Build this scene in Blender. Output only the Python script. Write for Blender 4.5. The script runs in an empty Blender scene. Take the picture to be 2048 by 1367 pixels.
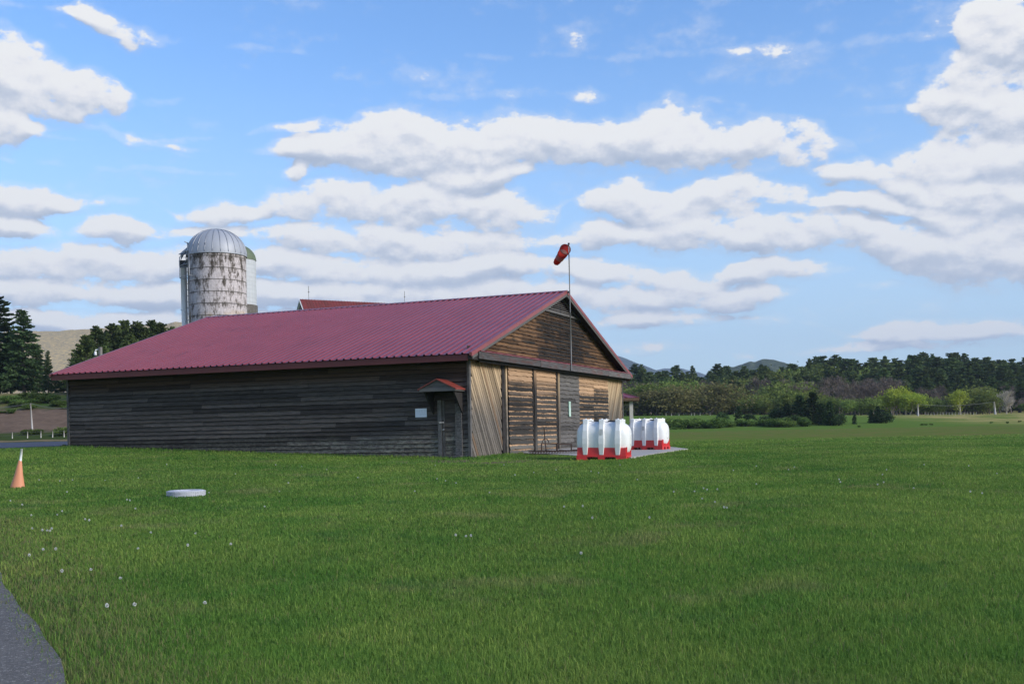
import bpy, math, random
import numpy as np
from mathutils import Matrix, Vector, noise as mnoise
random.seed(7); RNG = np.random.default_rng(7)
S = bpy.context.scene
COL = S.collection
R = math.radians

# ------------------------------------------------------------------ camera / measuring helpers
F_PX, Y_H, ROLL = 2117.0, 859.15, 0.021
EYE = 1.55
CR, SR = math.cos(ROLL), math.sin(ROLL)
YAW = 0.3862
CX, CY = -1.52, 38.453
GX, GY = math.sin(YAW), math.cos(YAW)
NX, NY = GY, -GX

def lerp(a, b, t): return a + (b - a) * t
def sstep(a, b, x):
    t = min(1.0, max(0.0, (x - a) / (b - a))); return t * t * (3 - 2 * t)
def interp(pts, x):
    if x <= pts[0][0]: return pts[0][1]
    for (x0, y0), (x1, y1) in zip(pts, pts[1:]):
        if x <= x1: return lerp(y0, y1, (x - x0) / (x1 - x0))
    return pts[-1][1]

RIGHT = [(-40, -1.55), (0, -1.55), (22, -1.27), (38, -1.0), (46, -0.95), (70, -0.9), (130, -0.82), (148, -0.68), (158, -0.45),
         (185, 0.9), (212, 2.2), (230, 2.5), (300, 4.0), (600, 12), (1000, 14), (9000, 14)]
LEFT = [(-40, -1.55), (0, -1.55), (22, -1.27), (38, -1.0), (46, -0.95), (55, -0.95), (90, -0.7), (98, -0.4), (104, 0.0), (107, 0.4),
        (115, 2.6), (127, 5.1), (140, 5.7), (300, 9), (600, 14), (9000, 14)]
def ground(x, y):
    r = interp(RIGHT, y); l = interp(LEFT, y)
    if y > 140 and x > 20:
        k = lerp(1.0, 0.62, sstep(25, 100, x)); r = lerp(-0.75, r, k) if r > -0.75 else r
    t = sstep(-34, -10, x)
    z = lerp(l, r, t)
    if x < -2:
        rise = interp([(-400, .5), (-26, .5), (-19, .62), (-2, 0)], x)
        z += rise * sstep(25, 46, y) * lerp(1, 1 - t, sstep(60, 100, y))
    if y > 4:
        z += 0.018 * (math.sin(x * .9 + 1.3) * math.sin(y * .7) + .7 * math.sin(x * .37 - y * .29)) * (1 - sstep(28, 40, y) * .7)
    return z + EYE

def at_px(px, py, Y):
    dx, dy = px - 1024, py - Y_H
    X, D = CR * dx - SR * dy, SR * dx + CR * dy
    return Vector((X / F_PX * Y, Y, EYE - D / F_PX * Y))
def on_ground(px, py):
    lo, hi = 3.0, 400.0
    prev = None
    for i in range(4000):
        Y = 4 + i * .1
        p = at_px(px, py, Y)
        if p.z <= ground(p.x, Y): return Vector((p.x, Y, ground(p.x, Y)))
    return p
def barn_w(x, y, z=0.0):
    return Vector((CX + x * NX + y * GX, CY + x * NY + y * GY, z + EYE - 1.0))

# ------------------------------------------------------------------ mesh builder
class MB:
    def __init__(s): s.v = []; s.f = []; s.uv = []; s.mi = []; s.rnd = []; s.sm = []
    def face(s, idx, uv=None, mi=0, rnd=0.5, smooth=False):
        s.f.append(tuple(idx)); s.uv.append(uv or [(0, 0)] * len(idx)); s.mi.append(mi); s.rnd.append(rnd); s.sm.append(smooth)
    def quad(s, a, b, c, d, mi=0, rnd=0.5, uv=None, smooth=False):
        n = len(s.v); s.v += [tuple(a), tuple(b), tuple(c), tuple(d)]
        s.face((n, n + 1, n + 2, n + 3), uv or [(0, 0), (1, 0), (1, 1), (0, 1)], mi, rnd, smooth)
    def tri(s, a, b, c, mi=0, rnd=.5):
        n = len(s.v); s.v += [tuple(a), tuple(b), tuple(c)]; s.face((n, n + 1, n + 2), None, mi, rnd)
    def box(s, x0, x1, y0, y1, z0, z1, mi=0, rnd=.5, T=None):
        n = len(s.v)
        P = [(x, y, z) for z in (z0, z1) for y in (y0, y1) for x in (x0, x1)]
        if T: P = [tuple(T(*p)) for p in P]
        s.v += P
        for q in ((0, 2, 3, 1), (4, 5, 7, 6), (0, 1, 5, 4), (2, 6, 7, 3), (0, 4, 6, 2), (1, 3, 7, 5)):
            s.face([n + i for i in q], [(0, 0), (1, 0), (1, 1), (0, 1)], mi, rnd)
    def beam(s, a, b, w, h, mi=0, rnd=.5, up=(0, 0, 1)):
        a, b = Vector(a), Vector(b); d = (b - a).normalized(); u = Vector(up)
        sd = d.cross(u)
        if sd.length < 1e-4: sd = d.cross(Vector((1, 0, 0)))
        sd.normalize(); u = sd.cross(d).normalized()
        L = (b - a).length
        def T(x, y, z): return a + d * x + sd * y + u * z
        s.box(0, L, -w / 2, w / 2, -h / 2, h / 2, mi, rnd, T)
    def tube(s, pts, radii, n=8, cap=True, mi=0, rnd=.5, smooth=True):
        pts = [Vector(p) for p in pts]; rings = []
        for i, p in enumerate(pts):
            d = (pts[min(i + 1, len(pts) - 1)] - pts[max(i - 1, 0)])
            if d.length < 1e-9: d = Vector((0, 0, 1))
            d.normalize()
            a = d.cross(Vector((0, 0, 1)) if abs(d.z) < .95 else Vector((1, 0, 0))).normalized(); b = d.cross(a)
            r = radii[i] if isinstance(radii, (list, tuple)) else radii
            st = len(s.v); rings.append(st)
            for k in range(n):
                t = 2 * math.pi * k / n
                s.v.append(tuple(p + (a * math.cos(t) + b * math.sin(t)) * r))
        for i in range(len(pts) - 1):
            A, B = rings[i], rings[i + 1]
            for k in range(n):
                k2 = (k + 1) % n
                s.face((A + k, A + k2, B + k2, B + k), [(k / n, i), ((k + 1) / n, i), ((k + 1) / n, i + 1), (k / n, i + 1)], mi, rnd, smooth)
        if cap:
            s.face([rings[0] + k for k in range(n)], None, mi, rnd); s.face([rings[-1] + k for k in reversed(range(n))], None, mi, rnd)
    def lathe(s, prof, n=24, c=(0, 0, 0), mi=0, smooth=True):
        st = len(s.v)
        for (r, z) in prof:
            for k in range(n):
                t = 2 * math.pi * k / n; s.v.append((c[0] + r * math.cos(t), c[1] + r * math.sin(t), c[2] + z))
        for i in range(len(prof) - 1):
            for k in range(n):
                k2 = (k + 1) % n; A = st + i * n; B = A + n
                s.face((A + k, A + k2, B + k2, B + k), [(k / n, i), ((k + 1) / n, i), ((k + 1) / n, i + 1), (k / n, i + 1)], mi, .5, smooth)
    def build(s, name, mats, parent=None, loc=None, sharp=None):
        me = bpy.data.meshes.new(name); me.from_pydata(s.v, [], s.f)
        mats = mats if isinstance(mats, (list, tuple)) else [mats]
        for m in mats: me.materials.append(m)
        uvl = me.uv_layers.new(name='UVMap')
        flat = [c for f in s.uv for u in f for c in u]
        uvl.data.foreach_set('uv', flat)
        me.polygons.foreach_set('material_index', s.mi)
        me.polygons.foreach_set('use_smooth', s.sm)
        at = me.attributes.new('rnd', 'FLOAT', 'FACE'); at.data.foreach_set('value', s.rnd)
        me.update()
        o = bpy.data.objects.new(name, me); COL.objects.link(o)
        if parent: o.parent = parent
        if loc is not None: o.location = loc
        return o

def tag(o, label, cat, group=None, kind=None):
    o['label'] = label; o['category'] = cat
    if group: o['group'] = group
    if kind: o['kind'] = kind
    return o
def empty(name, loc, rz, label, cat, group=None):
    o = bpy.data.objects.new(name, None); COL.objects.link(o); o.location = loc; o.rotation_euler = (0, 0, rz)
    o.empty_display_size = .2
    return tag(o, label, cat, group)
def copy_tree(o, parent=None):
    c = o.copy(); COL.objects.link(c)
    if parent: c.parent = parent
    for ch in list(o.children): copy_tree(ch, c)
    return c

# ------------------------------------------------------------------ node helper
class NT:
    def __init__(s, mat):
        s.mat = mat; s.t = mat.node_tree; s.n = s.t.nodes; s.L = s.t.links
    def new(s, typ, **kw):
        n = s.n.new(typ)
        for k, v in kw.items(): setattr(n, k, v)
        return n
    def put(s, sock, v):
        if isinstance(v, bpy.types.NodeSocket): s.L.new(v, sock)
        elif v is not None:
            try: sock.default_value = v
            except Exception: sock.default_value = (*v, 1) if len(v) == 3 else v
    def math(s, op, a, b=None, c=None, clamp=False):
        n = s.new('ShaderNodeMath', operation=op, use_clamp=clamp); s.put(n.inputs[0], a)
        if b is not None: s.put(n.inputs[1], b)
        if c is not None: s.put(n.inputs[2], c)
        return n.outputs[0]
    def vmath(s, op, a, b=None, c=None, scale=None):
        n = s.new('ShaderNodeVectorMath', operation=op); s.put(n.inputs[0], a)
        if b is not None: s.put(n.inputs[1], b)
        if c is not None: s.put(n.inputs[2], c)
        if scale is not None: s.put(n.inputs['Scale'], scale)
        return n.outputs['Value'] if op in ('LENGTH', 'DOT_PRODUCT', 'DISTANCE') else n.outputs[0]
    def noise(s, vec, scale=5, detail=4, rough=.5, dist=0, lac=2, color=False):
        n = s.new('ShaderNodeTexNoise'); s.put(n.inputs['Vector'], vec); s.put(n.inputs['Scale'], scale)
        n.inputs['Detail'].default_value = detail; n.inputs['Roughness'].default_value = rough; n.inputs['Distortion'].default_value = dist
        n.inputs['Lacunarity'].default_value = lac
        return n.outputs['Color'] if color else n.outputs['Fac']
    def mix(s, f, a, b, mode='MIX'):
        n = s.new('ShaderNodeMix', data_type='RGBA', blend_type=mode); n.clamp_factor = True
        s.put(n.inputs[0], f); s.put(n.inputs[6], a if isinstance(a, bpy.types.NodeSocket) else (*a[:3], 1)); s.put(n.inputs[7], b if isinstance(b, bpy.types.NodeSocket) else (*b[:3], 1))
        return n.outputs[2]
    def ss(s, v, a, b, lo=0., hi=1.):
        n = s.new('ShaderNodeMapRange', interpolation_type='SMOOTHSTEP'); s.put(n.inputs[0], v)
        s.put(n.inputs[1], a); s.put(n.inputs[2], b); n.inputs[3].default_value = lo; n.inputs[4].default_value = hi
        return n.outputs[0]
    def ramp(s, f, stops, interp='LINEAR'):
        n = s.new('ShaderNodeValToRGB'); cr = n.color_ramp; cr.interpolation = interp
        while len(cr.elements) > 1: cr.elements.remove(cr.elements[-1])
        for i, (p, c) in enumerate(stops):
            e = cr.elements[0] if i == 0 else cr.elements.new(p)
            e.position = p; e.color = (*c, 1) if len(c) == 3 else c
        s.put(n.inputs[0], f); return n.outputs[0]
    def sep(s, v):
        n = s.new('ShaderNodeSeparateXYZ'); s.put(n.inputs[0], v); return n.outputs
    def comb(s, x=0., y=0., z=0.):
        n = s.new('ShaderNodeCombineXYZ')
        for i, q in enumerate((x, y, z)): s.put(n.inputs[i], q)
        return n.outputs[0]
    def obj(s): return s.new('ShaderNodeTexCoord').outputs['Object']
    def uv(s): return s.new('ShaderNodeTexCoord').outputs['UV']
    def attr(s, name): return s.new('ShaderNodeAttribute', attribute_name=name).outputs['Fac']
    def mul(s, v, k): return s.vmath('MULTIPLY', v, k)

def new_mat(name):
    m = bpy.data.materials.new(name); m.use_nodes = True; m.node_tree.nodes.clear(); return m
def finish(T, col, rough=.7, bump=None, bs=.3, bd=.01, metal=0., spec=.5, coat=None, extra=None):
    b = T.new('ShaderNodeBsdfPrincipled'); T.put(b.inputs['Base Color'], col); T.put(b.inputs['Roughness'], rough)
    T.put(b.inputs['Metallic'], metal); T.put(b.inputs['Specular IOR Level'], spec)
    if coat: b.inputs['Coat Weight'].default_value = coat; b.inputs['Coat Roughness'].default_value = .25
    if bump is not None:
        n = T.new('ShaderNodeBump'); n.inputs['Strength'].default_value = bs; n.inputs['Distance'].default_value = bd
        T.put(n.inputs['Height'], bump); T.L.new(n.outputs[0], b.inputs['Normal'])
    o = T.new('ShaderNodeOutputMaterial'); T.L.new(b.outputs[0], o.inputs[0]); return T.mat
def paint(name, col, var=.12, rough=.6, scale=3, dirt=None, dirt_amt=.3, bs=.1, metal=0., spec=.5):
    T = NT(new_mat(name)); v = T.obj(); n = T.noise(v, scale, 5, .6)
    c0 = tuple(x * (1 - var) for x in col); c1 = tuple(min(1, x * (1 + var)) for x in col)
    c = T.mix(n, c0, c1)
    if dirt:
        d = T.noise(v, scale * 2.7, 6, .7); c = T.mix(T.math('MULTIPLY', T.ss(d, .5, .72), dirt_amt), c, dirt)
    return finish(T, c, rough, T.noise(v, scale * 12, 4), bs, .01, metal, spec)

M = {}
# weathered boards: UV.x metres along the board, UV.y 0 bottom .. 1 top of the course
def wood(name, tan, grey, dark, style):
    T = NT(new_mat(name)); uv = T.sep(T.uv()); rnd = T.attr('rnd'); ob = T.obj(); oz = T.sep(ob)[2]
    gv = T.comb(T.math('MULTIPLY_ADD', rnd, 37., uv[0]), T.math('MULTIPLY', uv[1], 1.), T.math('MULTIPLY', rnd, 50.))
    grain = T.noise(T.mul(gv, (1.6, 11, 1)), 1.5, 8, .65, .3)
    fine = T.noise(T.mul(gv, (5, 42, 1)), 1.2, 4, .6)
    blot = T.noise(T.mul(gv, (1.1, 1.4, 1)), 1.3, 5, .6)
    big = T.noise(ob, .55, 5, .6, .5)
    knot = T.noise(T.mul(gv, (3.2, 2.2, 1)), 1.6, 2, .5)
    rv = T.math('MULTIPLY_ADD', rnd, .9, .52)
    if style == 'side':
        c = T.mix(T.ss(grain, .3, .72), dark, grey)
        c = T.mix(T.math('MULTIPLY', T.ss(blot, .52, .75), .5), c, tan)
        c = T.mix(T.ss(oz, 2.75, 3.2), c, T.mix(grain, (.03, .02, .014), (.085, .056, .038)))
        # lichen and splash marks near the ground and scattered pale scuffs
        li = T.noise(T.mul(ob, (.35, 1, 1)), 15, 8, .8); base = T.math('ADD', oz, T.math('MULTIPLY', T.math('SUBTRACT', big, .5), 1.6))
        lm = T.math('MULTIPLY', T.ss(li, .42, .6), T.ss(base, 1.15, .4))
        c = T.mix(T.math('MULTIPLY', lm, .6), c, (.29, .275, .21))
        c = T.mix(T.math('MULTIPLY', T.ss(T.noise(T.mul(ob, (1, 1, 3)), 2.2, 7, .75), .6, .74), .5), c, (.21, .20, .19))
    elif style == 'door':
        edge = T.math('ADD', uv[1], T.math('MULTIPLY', T.math('SUBTRACT', T.noise(T.mul(gv, (7, .3, 1)), 1.5, 4, .6), .5), .8))
        band = T.math('MULTIPLY', T.ss(edge, .66, .76), T.ss(T.math('ADD', big, T.math('MULTIPLY', rnd, .3)), .42, .62))
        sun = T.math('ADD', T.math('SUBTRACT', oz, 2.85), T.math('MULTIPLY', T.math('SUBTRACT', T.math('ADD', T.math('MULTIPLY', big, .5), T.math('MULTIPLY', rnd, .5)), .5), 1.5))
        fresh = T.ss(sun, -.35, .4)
        g = T.mix(T.ss(grain, .3, .7), dark, grey)
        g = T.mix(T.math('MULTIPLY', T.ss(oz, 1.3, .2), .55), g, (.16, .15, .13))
        t = T.mix(T.ss(grain, .25, .75), tuple(x * .55 for x in tan), tan)
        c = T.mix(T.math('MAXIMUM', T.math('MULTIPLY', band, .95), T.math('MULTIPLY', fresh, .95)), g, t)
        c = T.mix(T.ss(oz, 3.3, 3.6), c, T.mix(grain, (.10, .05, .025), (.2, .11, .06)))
    elif style == 'gable':
        oy = T.sep(ob)[1]; cy_ = T.math('ABSOLUTE', T.math('MULTIPLY', T.math('SUBTRACT', oy, 10.8), .16))
        m = T.math('ADD', T.math('ADD', T.math('MULTIPLY', big, .55), T.math('MULTIPLY', rnd, .34)), T.ss(cy_, 1., 0., -.10, .26))
        burnt = T.ss(T.math('ADD', m, T.math('MULTIPLY', T.math('SUBTRACT', grain, .5), .25)), .44, .58)
        edge = T.math('ADD', uv[1], T.math('MULTIPLY', T.math('SUBTRACT', T.noise(T.mul(gv, (6, .3, 1)), 1.5, 4, .6), .5), .7))
        t = T.mix(T.ss(grain, .25, .72), tuple(x * .35 for x in tan), tan)
        t = T.mix(T.math('MULTIPLY', T.ss(edge, .45, .3), .75), t, (.055, .034, .022))
        g = T.mix(T.ss(grain, .35, .75), dark, grey)
        g = T.mix(T.math('MULTIPLY', T.ss(edge, .62, .9), .45), g, tuple(x * .6 for x in tan))
        c = T.mix(burnt, t, g)
    elif style == 'diag':
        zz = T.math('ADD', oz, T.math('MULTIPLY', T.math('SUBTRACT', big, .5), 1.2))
        g = T.mix(T.ss(grain, .3, .72), dark, grey)
        t = T.mix(T.ss(grain, .25, .72), tuple(x * .6 for x in tan), tan)
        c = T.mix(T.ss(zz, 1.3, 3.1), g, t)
        c = T.mix(T.math('MULTIPLY', T.ss(rnd, .86, .9), .75), c, (.11, .065, .035))
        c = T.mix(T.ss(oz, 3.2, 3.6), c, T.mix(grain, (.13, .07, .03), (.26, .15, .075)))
    else:
        c = T.mix(T.ss(grain, .3, .72), dark, grey)
        c = T.mix(T.math('MULTIPLY', T.ss(blot, .5, .7), .6), c, tan)
    c = T.mix(T.math('MULTIPLY', T.ss(knot, .7, .76), .8), c, tuple(x * .5 for x in dark))
    c = T.mix(T.math('MULTIPLY', T.ss(fine, .6, .75), .35), c, tuple(x * .4 for x in dark))
    hsv = T.new('ShaderNodeHueSaturation'); T.put(hsv.inputs['Value'], rv); T.put(hsv.inputs['Color'], c)
    h = T.math('ADD', grain, T.math('MULTIPLY', fine, .6))
    return finish(T, hsv.outputs[0], .85, h, .6, .008, spec=.2)
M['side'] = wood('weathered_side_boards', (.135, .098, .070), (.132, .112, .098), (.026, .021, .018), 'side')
M['door'] = wood('live_edge_door_boards', (.50, .315, .185), (.070, .060, .052), (.018, .018, .016), 'door')
M['greydoor'] = wood('grey_live_edge_boards', (.14, .125, .11), (.15, .14, .13), (.04, .036, .034), 'plain')
M['gable'] = wood('scorched_gable_boards', (.205, .112, .056), (.034, .028, .024), (.008, .007, .006), 'gable')
M['diag'] = wood('diagonal_boards', (.50, .36, .22), (.23, .20, .17), (.05, .042, .036), 'diag')
M['greywood'] = wood('silver_grey_timber', (.13, .12, .11), (.17, .16, .155), (.06, .055, .052), 'plain')
M['darkwood'] = wood('dark_timber', (.05, .04, .035), (.05, .045, .043), (.015, .013, .012), 'plain')
M['beam'] = wood('peeling_beam', (.12, .045, .035), (.15, .14, .14), (.04, .035, .034), 'plain')
M['brownwood'] = wood('brown_timber', (.30, .18, .09), (.2, .13, .08), (.07, .045, .03), 'plain')

def roof_mat(name, col, rough=.33, rust=None, spec=.5, coat=.35):
    T = NT(new_mat(name)); v = T.obj()
    n = T.noise(v, .6, 5, .6); c = T.mix(n, tuple(x * .74 for x in col), tuple(x * 1.22 for x in col))
    st = T.noise(T.mul(v, (6, .5, .5)), 1.5, 5, .65); c = T.mix(T.math('MULTIPLY', T.ss(st, .52, .72), .5), c, tuple(x * .6 for x in col))
    if rust:
        d = T.noise(T.mul(v, (1.5, .4, .4)), 2, 7, .7); c = T.mix(T.ss(d, .42, .66), c, rust)
    r = T.math('MULTIPLY_ADD', T.noise(v, 3, 4), .22, rough - .1)
    return finish(T, c, r, T.noise(T.mul(v, (1, .6, .6)), 1.3, 3), .12, .02, spec=spec, coat=coat)
M['roof'] = roof_mat('maroon_ribbed_metal', (.20, .034, .040), .32, spec=.5, coat=.18)
M['trim'] = roof_mat('maroon_trim', (.24, .05, .05), .42, coat=.1)
M['fascia'] = roof_mat('brown_red_fascia', (.13, .026, .026), .6, coat=0)
M['canopyroof'] = roof_mat('orange_red_metal', (.25, .045, .030), .5, coat=.1)
M['oldroof'] = roof_mat('faded_red_tin', (.17, .024, .02), .6, rust=(.10, .02, .014), coat=0)
M['whitewall'] = paint('white_painted_wall', (.6, .6, .58), .1, .7, 1.2, (.3, .3, .28), .5)
M['black'] = paint('black_rubber', (.012, .012, .012), .2, .55)
M['rust'] = paint('rusty_iron', (.035, .018, .012), .4, .8, 12, (.09, .035, .015), .7)
M['steel'] = paint('grey_galvanised_pipe', (.30, .31, .33), .15, .45, 5, metal=.6)
M['galv'] = paint('dull_pipe', (.16, .16, .155), .2, .5, 6)
M['orange'] = paint('faded_orange_plastic', (.62, .25, .13), .09, .6, 3, (.50, .24, .15), .5)
M['whitepipe'] = paint('white_plastic_pipe', (.82, .82, .82), .05, .4, 5, (.5, .5, .48), .3)
M['tyre'] = paint('white_painted_rubber', (.46, .46, .50), .12, .7, 6, (.16, .16, .18), .7, .4)
M['concrete'] = paint('concrete', (.36, .335, .31), .14, .9, 1.6, (.22, .2, .18), .6, .4)
M['pallet'] = paint('red_moulded_plastic', (.60, .028, .030), .10, .42, 3, (.42, .03, .03), .5)
M['glass_green'] = paint('pale_green_plate', (.42, .60, .48), .06, .4, 20)
M['post'] = paint('pale_post', (.50, .47, .43), .2, .8, 6)
M['polewood'] = paint('pale_pole', (.42, .39, .36), .15, .8, 6)
M['white'] = paint('white_enamel', (.75, .75, .75), .05, .4)

def tank_mat():
    T = NT(new_mat('white_translucent_plastic')); v = T.obj(); z = T.sep(v)[2]
    n = T.noise(v, 1.7, 4, .6); c = T.mix(n, (.72, .71, .70), (.82, .81, .79))
    scuff = T.noise(T.mul(v, (3, 3, 1.2)), 3, 7, .72); c = T.mix(T.math('MULTIPLY', T.ss(scuff, .58, .72), .25), c, (.45, .44, .42))
    b = T.new('ShaderNodeBsdfPrincipled'); T.put(b.inputs['Base Color'], c); b.inputs['Roughness'].default_value = .38
    b.inputs['Subsurface Weight'].default_value = 0.0
    bp = T.new('ShaderNodeBump'); bp.inputs['Strength'].default_value = .08; T.put(bp.inputs['Height'], T.noise(v, 14, 4)); T.L.new(bp.outputs[0], b.inputs['Normal'])
    o = T.new('ShaderNodeOutputMaterial'); T.L.new(b.outputs[0], o.inputs[0]); return T.mat
M['tank'] = tank_mat()

def silo_mat(name, stain=1.0):
    T = NT(new_mat(name)); v = T.obj(); x, y, z = T.sep(v)[:3]
    th = T.math('ARCTAN2', y, x); p = T.comb(T.math('MULTIPLY', th, 3.), 0., z)
    band = T.math('FRACT', T.math('DIVIDE', T.math('ADD', z, .35), 1.22))
    drip = T.noise(T.mul(p, (1.7, 1, .40)), 1.5, 9, .76, .5)
    patch = T.noise(T.mul(p, (1, 1, .6)), 1.5, 9, .78, .4)
    fleck = T.noise(T.mul(p, (1.3, 1, .8)), 5, 6, .75)
    streak = T.math('ADD', drip, T.math('MULTIPLY', T.math('SUBTRACT', patch, .5), .95))
    top = T.ss(z, 14.5, 19.3)
    k = T.math('ADD', T.math('ADD', streak, -.01), T.math('MULTIPLY', top, .17 * stain))
    k = T.math('ADD', k, T.math('MULTIPLY', T.ss(band, .55, 1.), .05))
    c = T.mix(T.ss(fleck, .35, .65), (.42, .41, .40), (.64, .63, .62))
    c = T.mix(T.math('MULTIPLY', T.ss(k, .485, .58), .8), c, (.17, .155, .135))
    c = T.mix(T.ss(k, .565, .65), c, (.055, .046, .032))
    och = T.math('MULTIPLY', T.ss(T.noise(T.mul(p, (.5, 1, .6)), .8, 3), .44, .56), T.math('MULTIPLY', T.ss(z, 11.4, 11.0), T.ss(z, 8.0, 9.3)))
    c = T.mix(T.math('MULTIPLY', och, .55), c, (.52, .42, .27))
    c = T.mul(c, (.95, .86, .86))
    wob = T.math('ADD', band, T.math('MULTIPLY', T.math('SUBTRACT', T.noise(p, 2.2, 4), .5), .03))
    j = T.math('MAXIMUM', T.ss(wob, .965, .985), T.ss(wob, .02, .008))
    c = T.mix(T.math('MULTIPLY', j, .8), c, (.10, .09, .075))
    vj = T.math('FRACT', T.math('MULTIPLY_ADD', th, 19 / 6.2832, T.math('MULTIPLY', T.math('FLOOR', T.math('DIVIDE', T.math('ADD', z, .35), 1.22)), .37)))
    c = T.mix(T.math('MULTIPLY', T.ss(vj, .975, .99), .45), c, (.16, .15, .13))
    c = T.mix(T.math('MULTIPLY', T.math('MULTIPLY', top, T.ss(drip, .55, .66)), .5), c, (.04, .05, .02))
    return finish(T, c, .85, T.math('SUBTRACT', fleck, j), .5, .03)
M['silo'] = silo_mat('peeling_whitewashed_concrete')
def dome_mat():
    T = NT(new_mat('silver_dome_sheet')); v = T.obj(); z = T.sep(v)[2]
    th = T.math('ARCTAN2', T.sep(v)[1], T.sep(v)[0])
    st = T.noise(T.comb(T.math('MULTIPLY', th, 3.), 0., T.math('MULTIPLY', z, .25)), 2.5, 6, .7)
    c = T.mix(st, (.30, .31, .34), (.40, .41, .44))
    c = T.mix(T.math('MULTIPLY', T.ss(T.noise(v, 3, 6, .7), .55, .72), T.ss(z, .7, .1)), c, (.22, .22, .19))
    return finish(T, c, .55, T.noise(v, 2, 3), .1, .02, metal=.15)
M['dome'] = dome_mat()
M['greendome'] = paint('mossy_dome', (.10, .13, .07), .3, .7, 1.5, (.2, .2, .14), .6)
def stave_mat():
    T = NT(new_mat('white_staves')); v = T.obj(); z = T.sep(v)[2]
    th = T.math('ARCTAN2', T.sep(v)[1], T.sep(v)[0])
    f = T.math('FRACT', T.math('MULTIPLY', z, 2.0)); g = T.math('FRACT', T.math('MULTIPLY', th, 30 / 6.2832))
    j = T.math('MAXIMUM', T.ss(f, .92, .97), T.ss(g, .93, .98))
    c = T.mix(T.noise(v, 2, 5), (.42, .43, .45), (.54, .55, .56)); c = T.mix(T.math('MULTIPLY', j, .55), c, (.25, .25, .25))
    return finish(T, c, .7, j, .3, .02)
M['stave'] = stave_mat()
M['darkconc'] = paint('stained_concrete', (.10, .085, .065), .3, .9, 1.5, (.3, .28, .25), .6)

# ------------------------------------------------------------------ foliage materials
def leaf_mat(name, c0, c1, trans=.3, var=.35):
    T = NT(new_mat(name)); r = T.attr('rnd'); oi = T.new('ShaderNodeObjectInfo').outputs['Random']
    c = T.mix(r, c0, c1)
    hs = T.new('ShaderNodeHueSaturation'); T.put(hs.inputs['Color'], c); T.put(hs.inputs['Value'], T.math('MULTIPLY_ADD', oi, var * 2, 1 - var))
    T.put(hs.inputs['Hue'], T.math('MULTIPLY_ADD', T.math('FRACT', T.math('MULTIPLY', oi, 7.3)), .03, .485))
    d = T.new('ShaderNodeBsdfDiffuse'); T.L.new(hs.outputs[0], d.inputs[0])
    t = T.new('ShaderNodeBsdfTranslucent'); T.L.new(hs.outputs[0], t.inputs[0])
    m = T.new('ShaderNodeMixShader'); m.inputs[0].default_value = trans; T.L.new(d.outputs[0], m.inputs[1]); T.L.new(t.outputs[0], m.inputs[2])
    o = T.new('ShaderNodeOutputMaterial'); T.L.new(m.outputs[0], o.inputs[0]); return T.mat
M['pine'] = leaf_mat('pine_needles', (.052, .086, .030), (.175, .232, .078))
M['spruce'] = leaf_mat('spruce_needles', (.030, .054, .022), (.092, .138, .052))
M['spring'] = leaf_mat('young_leaves', (.115, .160, .036), (.235, .285, .078), .4)
M['olive'] = leaf_mat('olive_young_leaves', (.13, .125, .045), (.22, .20, .085), .35)
M['bright'] = leaf_mat('sunlit_young_leaves', (.24, .30, .030), (.44, .50, .085), .45, .10)  # yellow-green young leaves, with the sunshine on these trees painted into the colour
M['shrub'] = leaf_mat('shrub_leaves', (.070, .120, .030), (.165, .240, .060), .35)
M['juniper'] = leaf_mat('juniper_sprays', (.028, .052, .022), (.075, .120, .046), .25)
M['twig'] = leaf_mat('bare_twigs', (.115, .092, .078), (.21, .172, .145), 0., .2)
M['bark'] = paint('bark', (.085, .070, .058), .35, .95, 8)
M['palebark'] = paint('pale_bark', (.42, .37, .30), .2, .9, 8)

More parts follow.
